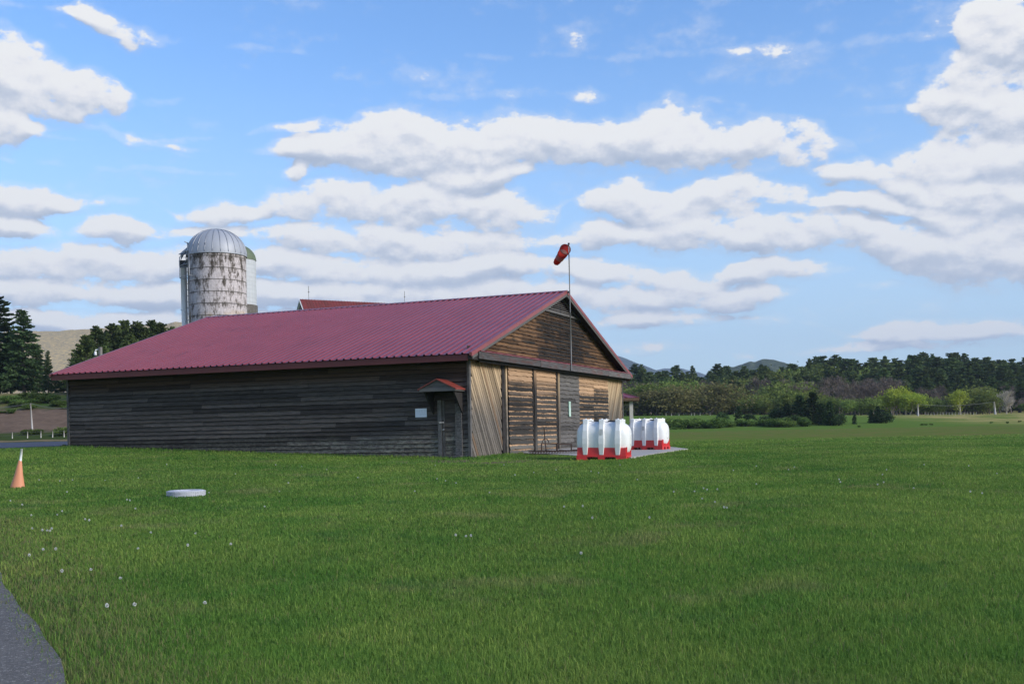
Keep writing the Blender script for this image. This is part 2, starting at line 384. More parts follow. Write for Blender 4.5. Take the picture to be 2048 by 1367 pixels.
# ------------------------------------------------------------------ world: Nishita sky plus cloud banks
SUN_DIR = Vector((.78, -.42, .47)).normalized()
def sky():
    w = bpy.data.worlds.new('World'); S.world = w; w.use_nodes = True
    w.node_tree.nodes.clear(); T = NT(w)
    sk = T.new('ShaderNodeTexSky', sky_type='NISHITA'); sk.sun_disc = False
    sk.sun_elevation = math.asin(SUN_DIR.z); sk.sun_rotation = math.atan2(SUN_DIR.x, SUN_DIR.y)
    sk.air_density = 1.0; sk.dust_density = .15; sk.ozone_density = 3.0
    d = T.new('ShaderNodeTexCoord').outputs['Generated']
    A0, A1, E1 = -.54, .54, .45
    def ae(px, py):
        p = at_px(px, py, 1.0); v = Vector((p.x, 1.0, p.z - EYE)); return math.atan2(v.x, v.y), math.atan2(v.z, math.hypot(v.x, v.y))
    bands = [
      [(130,20,8,0),(170,20,18,.6),(220,45,22,.7),(270,70,30,.8),(340,78,15,.6),(378,80,5,0),(1885,60,15,0),(1920,70,30,.8),(1980,60,50,.95),(2060,60,60,1)],
      [(-40,150,68,1),(80,160,55,1),(160,185,38,1),(230,195,26,.9),(268,200,10,0),(1130,188,10,0),(1170,188,16,.55),(1215,190,8,0),(1815,215,10,0),(1860,205,45,.9),(1930,190,80,1),(2060,215,80,1)],
      [(-40,252,40,1),(40,255,34,.95),(82,262,20,.4),(100,262,10,0),(140,240,15,0),(190,240,22,.55),(235,275,12,.5),(262,280,16,.6),(300,285,6,0),(480,262,5,0),(560,252,9,.6),(640,247,13,.75),(695,255,8,.4),(740,262,20,.6),(800,270,12,0)],
      [(500,300,5,0),(560,296,18,.8),(650,292,26,1),(760,292,48,1),(900,308,46,1),(1000,295,52,1),(1060,282,44,1),(1150,290,40,1),(1250,268,44,1),(1330,262,52,1),(1450,280,42,1),(1550,285,48,1),(1640,292,38,.9),(1705,292,12,0),(1740,330,8,0),(1790,335,22,.6),(1860,330,42,1),(1950,325,50,1),(2060,320,60,1)],
      [(550,350,8,0),(592,345,26,.85),(622,335,10,.2),(650,325,10,.6),(690,325,5,0),(790,350,10,0),(860,352,25,.7),(950,356,28,.9),(1060,340,18,.9),(1112,345,6,0),(1550,345,8,0),(1640,345,20,.8),(1720,340,22,.9),(1800,362,22,.8),(1900,388,38,1),(2060,400,58,1)],
      [(-40,405,34,1),(90,410,26,1),(165,415,8,.1),(230,400,12,.4),(310,408,5,0),(345,440,10,.35),(420,432,25,.85),(482,432,20,.6),(525,405,22,.85),(640,405,32,1),(740,410,40,1),(900,420,44,1),(1050,430,40,1),(1125,440,20,.5),(1150,400,5,0),(1180,400,22,.8),(1260,405,40,1),(1340,420,30,.9),(1400,402,32,1),(1480,395,35,1),(1560,402,25,.9),(1640,405,14,.7),(1750,400,22,.9),(1830,412,16,.6),(1900,450,44,1),(2060,460,62,1)],
      [(-40,460,25,1),(80,462,22,1),(130,475,8,.1),(170,460,16,.75),(250,465,22,.95),(330,475,12,.4),(400,470,10,.4),(480,480,15,.6),(600,475,25,.85),(750,482,36,1),(880,490,38,1),(1000,478,30,.85),(1130,480,15,.6),(1200,465,24,.95),(1280,475,30,.95),(1400,455,36,1),(1500,460,44,1),(1600,465,42,1),(1700,470,38,1),(1800,500,42,1),(1900,510,52,1),(2060,510,52,1)],
      [(-40,525,27,.95),(150,527,30,1),(300,535,27,.95),(400,512,22,.7),(500,525,22,.8),(600,535,27,.95),(750,545,30,1),(900,550,27,1),(1000,530,30,1),(1150,545,25,1),(1250,550,24,.95),(1400,572,24,.95),(1550,540,22,1),(1650,548,13,.85),(1710,548,5,0),(2060,545,5,0)],
      [(-40,578,24,.95),(150,578,27,.95),(300,582,24,.95),(450,590,22,.9),(600,590,25,.95),(750,592,22,.95),(900,587,24,.9),(1100,590,30,1),(1250,595,30,1),(1400,600,23,1),(1550,590,16,.95),(1625,588,5,.1),(1760,570,8,.4),(1850,570,4,0)],
      [(-40,630,12,.5),(60,635,18,1),(150,645,20,1),(250,640,18,1),(330,635,18,1),(450,640,15,.8),(900,640,12,.5),(1180,640,12,.7),(1300,635,15,.95),(1420,635,13,.9),(1490,635,5,.1),(1600,640,5,0),(1690,672,6,0),(1760,668,15,.85),(1850,668,19,.95),(1950,660,17,.95),(2060,657,19,.95)],
      [(1150,690,6,.3),(1250,690,10,.85),(1400,690,7,.4),(1440,695,4,0),(1470,712,5,.3),(1500,712,6,.6),(1530,710,4,0),(1630,695,6,.4),(1760,692,9,.7),(1900,690,8,.6),(2010,690,5,0)],
    ]
    grp = bpy.data.node_groups.new('cloud_density', 'ShaderNodeTree')
    grp.interface.new_socket('az', in_out='INPUT', socket_type='NodeSocketFloat'); grp.interface.new_socket('el', in_out='INPUT', socket_type='NodeSocketFloat')
    grp.interface.new_socket('density', in_out='OUTPUT', socket_type='NodeSocketFloat'); grp.interface.new_socket('bank', in_out='OUTPUT', socket_type='NodeSocketFloat')
    class W: node_tree = grp
    G = NT(W); gi = G.new('NodeGroupInput'); go = G.new('NodeGroupOutput')
    az, el = gi.outputs[0], gi.outputs[1]
    p = G.comb(az, G.math('MULTIPLY', el, 1.7), 0.)
    wv = G.sep(G.noise(p, 16, 3, .55, color=True))
    az2 = G.math('MULTIPLY_ADD', G.math('SUBTRACT', wv[0], .5), .034, az)
    el2 = G.math('MULTIPLY_ADD', G.math('SUBTRACT', wv[1], .5), .017, el)
    wl = G.sep(G.noise(p, 4.5, 2, .5, color=True))
    az2 = G.math('MULTIPLY_ADD', G.math('SUBTRACT', wl[0], .5), .05, az2)
    el2 = G.math('MULTIPLY_ADD', G.math('SUBTRACT', wl[1], .5), .020, el2)
    tt = G.math('DIVIDE', G.math('SUBTRACT', az2, A0), A1 - A0)
    best = None
    for b in bands:
        st = []
        for (x, y, h, wgt) in b:
            a, e = ae(x, y); hh = h / F_PX * math.cos(a)
            st.append(((a - A0) / (A1 - A0), (e / E1, hh / .05, wgt)))
        rgb = G.new('ShaderNodeSeparateColor'); G.put(rgb.inputs[0], G.ramp(tt, st))
        u = G.math('DIVIDE', G.math('MULTIPLY_ADD', rgb.outputs[0], -E1, el2), G.math('MULTIPLY_ADD', rgb.outputs[1], .05, .0012))
        q = G.math('MULTIPLY_ADD', G.math('MULTIPLY', u, u), -.62, 1.)
        q = G.math('MULTIPLY', G.math('MAXIMUM', q, -.6), 1.)
        q = G.math('MULTIPLY_ADD', G.math('SUBTRACT', rgb.outputs[2], 1.), 1.25, q)
        best = q if best is None else G.math('SMOOTH_MAX', best, q, .12)
    n = G.noise(G.vmath('ADD', p, (3.1, 7.7, 1.2)), 19, 11, .64)
    n2 = G.noise(G.vmath('ADD', p, (13.1, 2.7, 5.2)), 52, 5, .6)
    dd = G.math('MULTIPLY_ADD', G.math('SUBTRACT', n, .5), 3.3, best)
    dd = G.math('MULTIPLY_ADD', G.math('SUBTRACT', n2, .5), 1.1, dd)
    n3 = G.noise(G.vmath('ADD', p, (1.1, 5.7, 8.2)), 8.5, 3, .6)
    gap = G.math('MULTIPLY', G.math('SUBTRACT', n3, .53), 2.3)
    dd = G.math('ADD', dd, gap); best = G.math('ADD', best, gap)
    G.L.new(dd, go.inputs[0]); G.L.new(best, go.inputs[1])
    x, y, z = T.sep(d)[:3]
    AZ = T.math('ARCTAN2', x, y); EL = T.math('ARCTAN2', z, T.math('SQRT', T.math('ADD', T.math('MULTIPLY', x, x), T.math('MULTIPLY', y, y))))
    def dens(a, e):
        n = T.new('ShaderNodeGroup'); n.node_tree = grp; T.put(n.inputs[0], a); T.put(n.inputs[1], e); return n.outputs
    (D0, B0), (D1, B1) = dens(AZ, EL)[:2], dens(T.math('ADD', AZ, .002), T.math('ADD', EL, .0085))[:2]
    alpha = T.math('MAXIMUM', T.ss(D0, -.02, .46), T.math('MULTIPLY', T.ss(D0, -.6, .3), .26))
    lit = T.math('MULTIPLY_ADD', T.math('SUBTRACT', D0, T.math('MINIMUM', T.math('MAXIMUM', D1, -.3), 1.3)), .50, .70)
    lit = T.math('MULTIPLY_ADD', T.math('SUBTRACT', B0, B1), .62, lit, clamp=True)
    thick = T.ss(D0, .5, 1.5)
    lit = T.math('MULTIPLY_ADD', T.math('MULTIPLY', thick, T.math('SUBTRACT', 1., lit)), -.35, lit, clamp=True)
    cl = T.ramp(lit, [(0, (.47, .55, .70)), (.35, (.62, .68, .80)), (.62, (.84, .86, .92)), (.85, (.98, .975, .99)), (1, (1., 1., 1.))])
    # the sky's own blue, slightly lifted towards the horizon
    skyc = T.mul(sk.outputs[0], (.112, .142, .172))
    skyc = T.mix(T.ss(EL, .38, -.02, 0., .84), skyc, (.40, .51, .62))
    k = T.new('ShaderNodeMix', data_type='RGBA'); T.put(k.inputs[0], alpha); T.put(k.inputs[6], skyc); T.put(k.inputs[7], T.mul(cl, (.66, .66, .66)))
    bg = T.new('ShaderNodeBackground'); T.L.new(k.outputs[2], bg.inputs[0]); bg.inputs[1].default_value = 1.0
    o = T.new('ShaderNodeOutputWorld'); T.L.new(bg.outputs[0], o.inputs[0])
sky()
sun = bpy.data.lights.new('sun', 'SUN'); sun.energy = 3.0; sun.angle = R(18); sun.color = (1, .95, .87)
so = bpy.data.objects.new('sun', sun); COL.objects.link(so); so.rotation_euler = SUN_DIR.to_track_quat('Z', 'Y').to_euler(); so.location = (30, -20, 40)

cam = bpy.data.cameras.new('camera'); co = bpy.data.objects.new('camera', cam); COL.objects.link(co); S.camera = co
cam.sensor_width = 36; cam.lens = F_PX / 2048 * 36; cam.shift_y = (Y_H - 683.5) / 2048; cam.clip_end = 20000; cam.clip_start = .1
co.matrix_world = Matrix(((CR, SR, 0, 0), (0, 0, -1, 0), (-SR, CR, 0, EYE), (0, 0, 0, 1)))

# ------------------------------------------------------------------ ground, path, road, pad
def grass_col(T, v):
    x, y, z = T.sep(v)[:3]
    n1 = T.noise(v, .22, 4, .6); n2 = T.noise(v, 1.3, 5, .65); n3 = T.noise(T.mul(v, (1, 2.2, 1)), 9, 6, .7)
    c = T.mix(T.ss(n1, .34, .64), (.085, .185, .026), (.150, .240, .038))
    c = T.mix(T.math('MULTIPLY', T.ss(n2, .45, .72), .55), c, (.21, .275, .050))
    c = T.mix(T.math('MULTIPLY', T.ss(T.noise(v, .7, 4, .6), .56, .7), .6), c, (.062, .150, .030))
    c = T.mix(T.math('MULTIPLY', T.ss(T.noise(T.vmath('ADD', v, (31, 7, 0)), .45, 5, .65), .55, .68), .5), c, (.225, .225, .075))
    return c, n3
def ground_mat():
    T = NT(new_mat('grassland')); v = T.obj(); x, y, z = T.sep(v)[:3]
    c, n3 = grass_col(T, v)
    hi = T.noise(v, 2.6, 7, .75)
    c = T.mix(T.math('MULTIPLY', T.ss(hi, .3, .7), .35), c, (.075, .125, .022))
    wob = T.math('MULTIPLY', T.math('SUBTRACT', T.noise(v, .045, 5, .6), .5), 1.)
    # mown field further off: browner strip, then tan meadow on the far bank, sunlight painted into its dry-grass colour
    far = T.math('MULTIPLY', T.ss(T.math('MULTIPLY_ADD', wob, 30., y), 52, 75), T.ss(x, 2, 16))
    st = T.noise(T.mul(v, (.05, .16, 1)), 1, 6, .7)
    c = T.mix(T.math('MULTIPLY', far, .75), c, T.mix(st, (.088, .142, .030), (.132, .138, .044)))
    c = T.mix(T.math('MULTIPLY', T.math('MULTIPLY', far, T.ss(T.noise(T.mul(v, (.5, .16, 1)), 1.3, 6, .8), .48, .6)), .75), c, (.185, .135, .062))
    bank = T.math('MULTIPLY', T.ss(T.math('MULTIPLY_ADD', wob, 16., y), 136, 142), T.ss(x, 2, 16))
    dry = T.math('MULTIPLY', T.ss(x, 62, 82), T.ss(T.noise(T.mul(v, (.12, .2, 1)), 1, 6, .68), .38, .58))
    c = T.mix(bank, c, T.mix(dry, (.105, .165, .034), (.38, .30, .12)))
    # left: raw earth bank behind the road, dry grass on top
    lm = T.ss(x, -24, -34)
    c = T.mix(T.math('MULTIPLY', lm, T.ss(y, 80, 90)), c, T.mix(T.noise(v, .8, 6, .7), (.030, .052, .016), (.075, .095, .032)))
    e = T.math('MULTIPLY_ADD', T.math('SUBTRACT', T.noise(v, .5, 5, .65), .5), 6., y)
    earth = T.math('MULTIPLY', lm, T.math('MULTIPLY', T.ss(e, 105, 107.5), T.ss(e, 117.5, 115)))
    ec = T.mix(T.noise(T.mul(v, (.6, .6, .9)), 1.0, 9, .8, .6), (.030, .020, .014), (.27, .19, .14))
    c = T.mix(earth, c, ec)
    topg = T.math('MULTIPLY', lm, T.ss(e, 116, 119))
    c = T.mix(topg, c, T.mix(T.ss(T.noise(v, .35, 6, .7), .4, .6), (.075, .125, .03), (.20, .16, .07)))
    gr = T.math('MULTIPLY', lm, T.math('MULTIPLY', T.ss(e, 91, 92), T.ss(e, 96, 94)))
    c = T.mix(T.math('MULTIPLY', gr, .9), c, T.mix(T.noise(v, 3, 6, .7), (.10, .075, .04), (.36, .26, .16)))
    # worn soil in front of the barn doors
    bx = T.math('ADD', T.math('MULTIPLY', T.math('SUBTRACT', x, CX), NX), T.math('MULTIPLY', T.math('SUBTRACT', y, CY), NY))
    ba = T.math('ADD', T.math('MULTIPLY', T.math('SUBTRACT', x, CX), GX), T.math('MULTIPLY', T.math('SUBTRACT', y, CY), GY))
    wn = T.noise(v, 1.1, 6, .7)
    wear = T.math('MULTIPLY', T.math('MULTIPLY', T.ss(ba, -5.2, -3.2), T.ss(ba, -.9, -1.9)), T.math('MULTIPLY', T.ss(bx, -2.5, 0.), T.ss(bx, 5.5, 3.)))
    c = T.mix(T.math('MULTIPLY', wear, T.ss(wn, .42, .58)), c, (.15, .115, .075))
    # thin worn verge beside the path
    pv = T.math('ADD', T.math('MULTIPLY', T.math('ADD', x, 2.74), .876), T.math('MULTIPLY', T.math('SUBTRACT', y, 6.35), .482))
    verge = T.math('MULTIPLY', T.ss(T.math('MULTIPLY_ADD', T.math('SUBTRACT', wn, .5), 1.2, pv), .9, .1), T.ss(y, 20, 14))
    c = T.mix(T.math('MULTIPLY', verge, .65), c, (.105, .088, .046))
    return finish(T, c, 1., T.math('ADD', n3, hi), .5, .04, spec=0.)
M['ground'] = ground_mat()

def axis(lo, hi, d0, d1, step, grow):
    a = list(np.arange(d0, d1 + 1e-6, step)); s = step; p = d1
    while p < hi: s *= grow; p += s; a.append(p)
    s = step; p = d0
    while p > lo: s *= grow; p -= s; a.insert(0, p)
    return a
def build_ground():
    xs = axis(-7000, 7000, -75, 125, 1.0, 1.3); ys = axis(-400, 7500, -8, 240, 1.0, 1.3)
    me = bpy.data.meshes.new('ground'); nx = len(xs)
    V = [(x, y, ground(x, y)) for y in ys for x in xs]
    Fc = [(j * nx + i, j * nx + i + 1, (j + 1) * nx + i + 1, (j + 1) * nx + i) for j in range(len(ys) - 1) for i in range(nx - 1)]
    me.from_pydata(V, [], Fc); me.materials.append(M['ground']); me.polygons.foreach_set('use_smooth', [True] * len(Fc)); me.update()
    o = bpy.data.objects.new('ground', me); COL.objects.link(o); o['kind'] = 'structure'
build_ground()
def gtri(x, y):   # height of the ground sheet's facets (1 m grid)
    if not (-75 <= x <= 124 and -8 <= y <= 239): return ground(x, y)
    i, j = math.floor(x), math.floor(y); fx, fy = x - i, y - j
    a, b, c, d = ground(i, j), ground(i + 1, j), ground(i + 1, j + 1), ground(i, j + 1)
    return max(a * (1 - fx) * (1 - fy) + b * fx * (1 - fy) + c * fx * fy + d * (1 - fx) * fy, 0) if False else a * (1 - fx) * (1 - fy) + b * fx * (1 - fy) + c * fx * fy + d * (1 - fx) * fy

def sheet(name, fn, nu, nv, mat, lift):
    mb = MB()
    for j in range(nv + 1):
        for i in range(nu + 1):
            x, y = fn(i / nu, j / nv); mb.v.append((x, y, gtri(x, y) + lift))
    for j in range(nv):
        for i in range(nu):
            a = j * (nu + 1) + i; mb.face((a, a + 1, a + nu + 2, a + nu + 1), None, 0, .5, True)
    o = mb.build(name, mat); o['kind'] = 'structure'; return o
def asphalt(name, c0, c1, speck):
    T = NT(new_mat(name)); v = T.obj(); n = T.noise(v, 1.2, 5, .6); f = T.noise(v, 34, 3, .9); g = T.noise(v, 17, 6, .85)
    c = T.mix(n, c0, c1); c = T.mix(T.math('MULTIPLY', T.ss(f, .55, .62), .85), c, speck); c = T.mix(T.math('MULTIPLY', T.ss(g, .52, .66), .6), c, tuple(x * .5 for x in c0))
    return finish(T, c, .9, T.math('ADD', f, g), .8, .012, spec=.2)
M['path'] = asphalt('chipped_path', (.100, .094, .088), (.145, .136, .128), (.36, .34, .31))
M['road'] = asphalt('dark_road', (.05, .06, .088), (.07, .08, .11), (.10, .10, .11))
def path_edge(y): return -2.74 - (y - 6.35) * .551 + .05 * math.sin(y * 1.1) + .015 * math.sin(y * 4.7 + 1) - .012 * max(0, y - 9) ** 1.35
def path_fn(u, v):
    y = lerp(-6, 19, v); return path_edge(y) - (1 - u) * 4.2, y
sheet('path', path_fn, 14, 80, M['path'], .035)
def road_fn(u, v):
    x = lerp(-110, -17, u); y0 = 56 + .04 * (x + 25) + .25 * math.sin(x * .8); y1 = 88 - .02 * (x + 25); return x, lerp(y0, y1, v)
sheet('road', road_fn, 60, 24, M['road'], .05)
PAD = [on_ground(1062, 908.5), on_ground(1150, 913), on_ground(1262, 917.5), on_ground(1376, 899.5), on_ground(1352, 896.5)]
PAD2 = [barn_w(.12, 9.3), barn_w(.12, 6.2)]
def build_pad():
    poly = [(p.x, p.y) for p in PAD] + [(barn_w(3, 14).x, barn_w(3, 14).y), (barn_w(.12, 14).x, barn_w(.12, 14).y), (barn_w(.12, 4.6).x, barn_w(.12, 4.6).y)]
    mb = MB(); n = len(poly)
    cxm = sum(p[0] for p in poly) / n; cym = sum(p[1] for p in poly) / n
    rings = 8
    for k in range(rings + 1):
        for (x, y), (x2, y2) in zip(poly, poly[1:] + poly[:1]):
            for m in range(6):
                px, py = lerp(x, x2, m / 6), lerp(y, y2, m / 6); X, Y = lerp(cxm, px, k / rings), lerp(cym, py, k / rings)
                mb.v.append((X, Y, gtri(X, Y) + .055))
    N = n * 6
    for k in range(rings):
        for i in range(N):
            mb.face((k * N + i, k * N + (i + 1) % N, (k + 1) * N + (i + 1) % N, (k + 1) * N + i))
    st = len(mb.v)
    for i in range(N): x, y, z = mb.v[rings * N + i]; mb.v.append((x, y, z - .2))
    for i in range(N): mb.face((rings * N + i, rings * N + (i + 1) % N, st + (i + 1) % N, st + i))
    o = mb.build('pavement', M['concrete']); o['kind'] = 'structure'
    return poly
PADPOLY = build_pad()
def in_poly(x, y, P):
    r = False
    for (x0, y0), (x1, y1) in zip(P, P[1:] + P[:1]):
        if (y0 > y) != (y1 > y) and x < (x1 - x0) * (y - y0) / (y1 - y0) + x0: r = not r
    return r

# ------------------------------------------------------------------ the barn
L, W, ZE, ZR, OE, OG = 18.89, 19.78, 3.75, 7.13, .62, .42
SL = (ZR - ZE) / (W / 2 + OE)
def roof_z(y): return ZR - SL * abs(y - W / 2)
barn = empty('barn', (CX, CY, EYE - 1.0), -YAW, 'long weathered timber barn with a ribbed maroon metal roof', 'barn')

def boards(mb, z0, z1, expo, smin, smax, P, lap=.028, wave=.0, seg=4.0, step=.3, gapz=.012):
    z = z0; row = 0
    while z < z1 - .02:
        zt = min(z + expo * random.uniform(.93, 1.07), z1)
        a0, a1, b0, b1 = smin(z), smax(z), smin(zt), smax(zt)
        if a1 - a0 < .1: z = zt; continue
        cuts = [0.0]; Ls = a1 - a0; p = random.uniform(.3, 1) * seg
        while p < Ls - .4: cuts.append(p / Ls); p += seg * random.uniform(.6, 1.2)
        cuts.append(1.0); ph = random.uniform(0, 99)
        sag = random.uniform(-.006, .006)
        for c0, c1 in zip(cuts, cuts[1:]):
            rnd = random.random(); n = max(1, int((c1 - c0) * Ls / step)); off = random.uniform(-.006, .006); dl = random.uniform(.8, 1.25) * lap
            gap = .003 / Ls
            base = len(mb.v)
            for i in range(n + 1):
                t = lerp(c0 + gap, c1 - gap, i / n); sB, sT = lerp(a0, a1, t), lerp(b0, b1, t)
                w = wave * (mnoise.noise(Vector((sB * 1.6, ph, row))) + .6 * mnoise.noise(Vector((sB * 5, ph, row)))) + off + sag * math.sin(t * 3.1)
                zb = z + w + gapz
                mb.v += [tuple(P(sT, zt + .004, .002)), tuple(P(sB, zb, dl)), tuple(P(sB, zb, -.02))]
            for i in range(n):
                a = base + 3 * i; u0 = lerp(a0, a1, lerp(c0, c1, i / n)); u1 = lerp(a0, a1, lerp(c0, c1, (i + 1) / n))
                mb.face((a + 1, a + 4, a + 3, a), [(u0, 0), (u1, 0), (u1, 1), (u0, 1)], 0, rnd)
                mb.face((a + 2, a + 5, a + 4, a + 1), [(u0, 0), (u1, 0), (u1, .02), (u0, .02)], 0, rnd)
        z = zt; row += 1

def barn_walls():
    mb = MB(); P = lambda s, z, d: (-s, -d, z)
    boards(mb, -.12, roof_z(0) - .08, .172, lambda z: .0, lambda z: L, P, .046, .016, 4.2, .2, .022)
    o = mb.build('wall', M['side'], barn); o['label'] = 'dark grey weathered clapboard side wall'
    for (nm, fx) in (('end', 0), ('back', 1)):
        mb = MB()
        if fx == 0: boards(mb, -.2, ZR - .2, .2, lambda z: 0 if z < ZE else (z - ZE) / SL, lambda z: W if z < ZE else W - (z - ZE) / SL, lambda s, z, d: (-L - d, s, z), .024, .006, 4, .8)
        else: boards(mb, -.2, roof_z(W) - .08, .2, lambda z: 0, lambda z: L, lambda s, z, d: (-s, W + d, z), .024, .006, 4, .8)
        mb.build('wall', M['side'], barn)
    mb = MB()
    for bx in ((-.05, .05, -.075, .06), (-L - .09, -L + .01, -.075, .06), (-.05, .05, W - .06, W + .055)):
        mb = MB(); mb.box(*bx, -.3, roof_z(0) - .06); mb.build('corner_board', M['greywood'], barn)
    # inner lining so no light shows through the board joints
    mb = MB(); mb.box(-L + .05, -.09, .03, W - .03, -.3, ZE - .1); mb.build('lining', M['darkwood'], barn)
barn_walls()

def barn_roof():
    mb = MB(); pitch = .305; n = int((L + 2 * OG) / pitch) + 1; x0 = -L - OG
    prof = []
    for i in range(n):
        b = x0 + i * pitch
        for dx, h in ((0, 0), (.10, 0), (.122, .052), (.178, .052), (.20, 0)):
            if b + dx <= OG: prof.append((b + dx, h))
        if b + .24 < OG: prof.append((b + .247, .004)); 
    prof.append((OG, 0))
    nrm = Vector((0, -SL, 1)).normalized()
    NR = 14
    for side in (0, 1):
        base = len(mb.v)
        for k in range(NR + 1):
            t = k / NR
            for (x, h) in prof:
                yy = lerp(-OE - .05, W / 2, t); z = ZR - SL * (W / 2 - yy) + .02
                wv = .006 * mnoise.noise(Vector((x * .9, yy * .8, side)))
                yv = yy - nrm.y * -1 * 0 ; zz = z + h + wv
                mb.v.append((x, yv if side == 0 else W - yv, zz))
        m = len(prof)
        for k in range(NR):
            for i in range(m - 1):
                a = base + k * m + i; mb.face((a, a + 1, a + m + 1, a + m), None, 0, .5, False)
    roof = mb.build('roof', M['roof'], barn)
    mb = MB()
    for sgn in (-1, 1):
        mb.quad((x0 - .02, W / 2, ZR + .075), (OG + .02, W / 2, ZR + .075), (OG + .02, W / 2 + sgn * .17, ZR + .075 - .17 * SL), (x0 - .02, W / 2 + sgn * .17, ZR + .075 - .17 * SL))
        mb.quad((x0 - .02, W / 2 + sgn * .17, ZR + .075 - .17 * SL), (OG + .02, W / 2 + sgn * .17, ZR + .075 - .17 * SL), (OG + .02, W / 2 + sgn * .17, ZR + .04 - .17 * SL), (x0 - .02, W / 2 + sgn * .17, ZR + .04 - .17 * SL))
    mb.build('ridge_cap', M['roof'], roof)
    # rake trim at both gables: a strip folded over the verge
    for xg, sg in ((OG, 1), (x0, -1)):
        for sd in (0, 1):
            mb = MB()
            A = (-OE - .05) ; B = W / 2
            def pt(y, dz, dx): return (xg + dx * sg, y if sd == 0 else W - y, ZR - SL * (W / 2 - y) + dz)
            mb.quad(pt(A, .062, -.10), pt(B, .062, -.10), pt(B, .062, .012), pt(A, .062, .012))
            mb.quad(pt(A, .062, .012), pt(B, .062, .012), pt(B, -.085, .012), pt(A, -.085, .012))
            mb.quad(pt(A, -.085, .012), pt(B, -.085, .012), pt(B, -.085, -.03), pt(A, -.085, -.03))
            mb.quad(pt(A, .062, -.10), pt(A, .062, .012), pt(A, -.085, .012), pt(A, -.02, -.10))
            mb.build('rake_trim', M['trim'], roof)
            mb = MB()
            mb.quad(pt(A + .1, -.07, -.005), pt(B, -.07, -.005), pt(B, -.20, -.005), pt(A + .1, -.20, -.005))
            mb.quad(pt(A + .1, -.20, -.005), pt(B, -.20, -.005), pt(B, -.20, -.045), pt(A + .1, -.20, -.045))
            mb.build('barge_board', M['greywood'], barn)
    for sd in (0, 1):
        mb = MB(); yo = -OE if sd == 0 else W + OE; s = 1 if sd == 0 else -1
        mb.box(x0 + .05, OG - .18, min(yo, yo + s * .03), max(yo, yo + s * .03), ZE - .235, ZE - .02)
        mb.build('fascia', M['fascia'], barn)
        mb = MB()
        ya, yb = yo + s * .035, (0.0 if sd == 0 else W)
        za = ZE - .19; zb = za + abs(yb - ya) * SL
        mb.quad((x0 + .05, ya, za), (OG - .05, ya, za), (OG - .05, yb, zb), (x0 + .05, yb, zb))
        mb.build('soffit', M['darkwood'], barn)
    mb = MB()
    for xa, xb in ((.0, OG - .03), (x0 + .03, -L)):
        for sd in (0, 1):
            def q(y, x): return (x, y if sd == 0 else W - y, ZR - SL * (W / 2 - y) - .06)
            mb = MB(); mb.quad(q(-OE, xa), q(-OE, xb), q(W / 2, xb), q(W / 2, xa)); mb.build('soffit', M['darkwood'], barn)
    # dark notch at the near eave end, small timber block under the verge
    mb = MB(); mb.box(OG - .18, OG - .02, -OE + .02, -.02, ZE - .2, ZE - .03); mb.build('lookout', M['darkwood'], barn)
barn_roof()

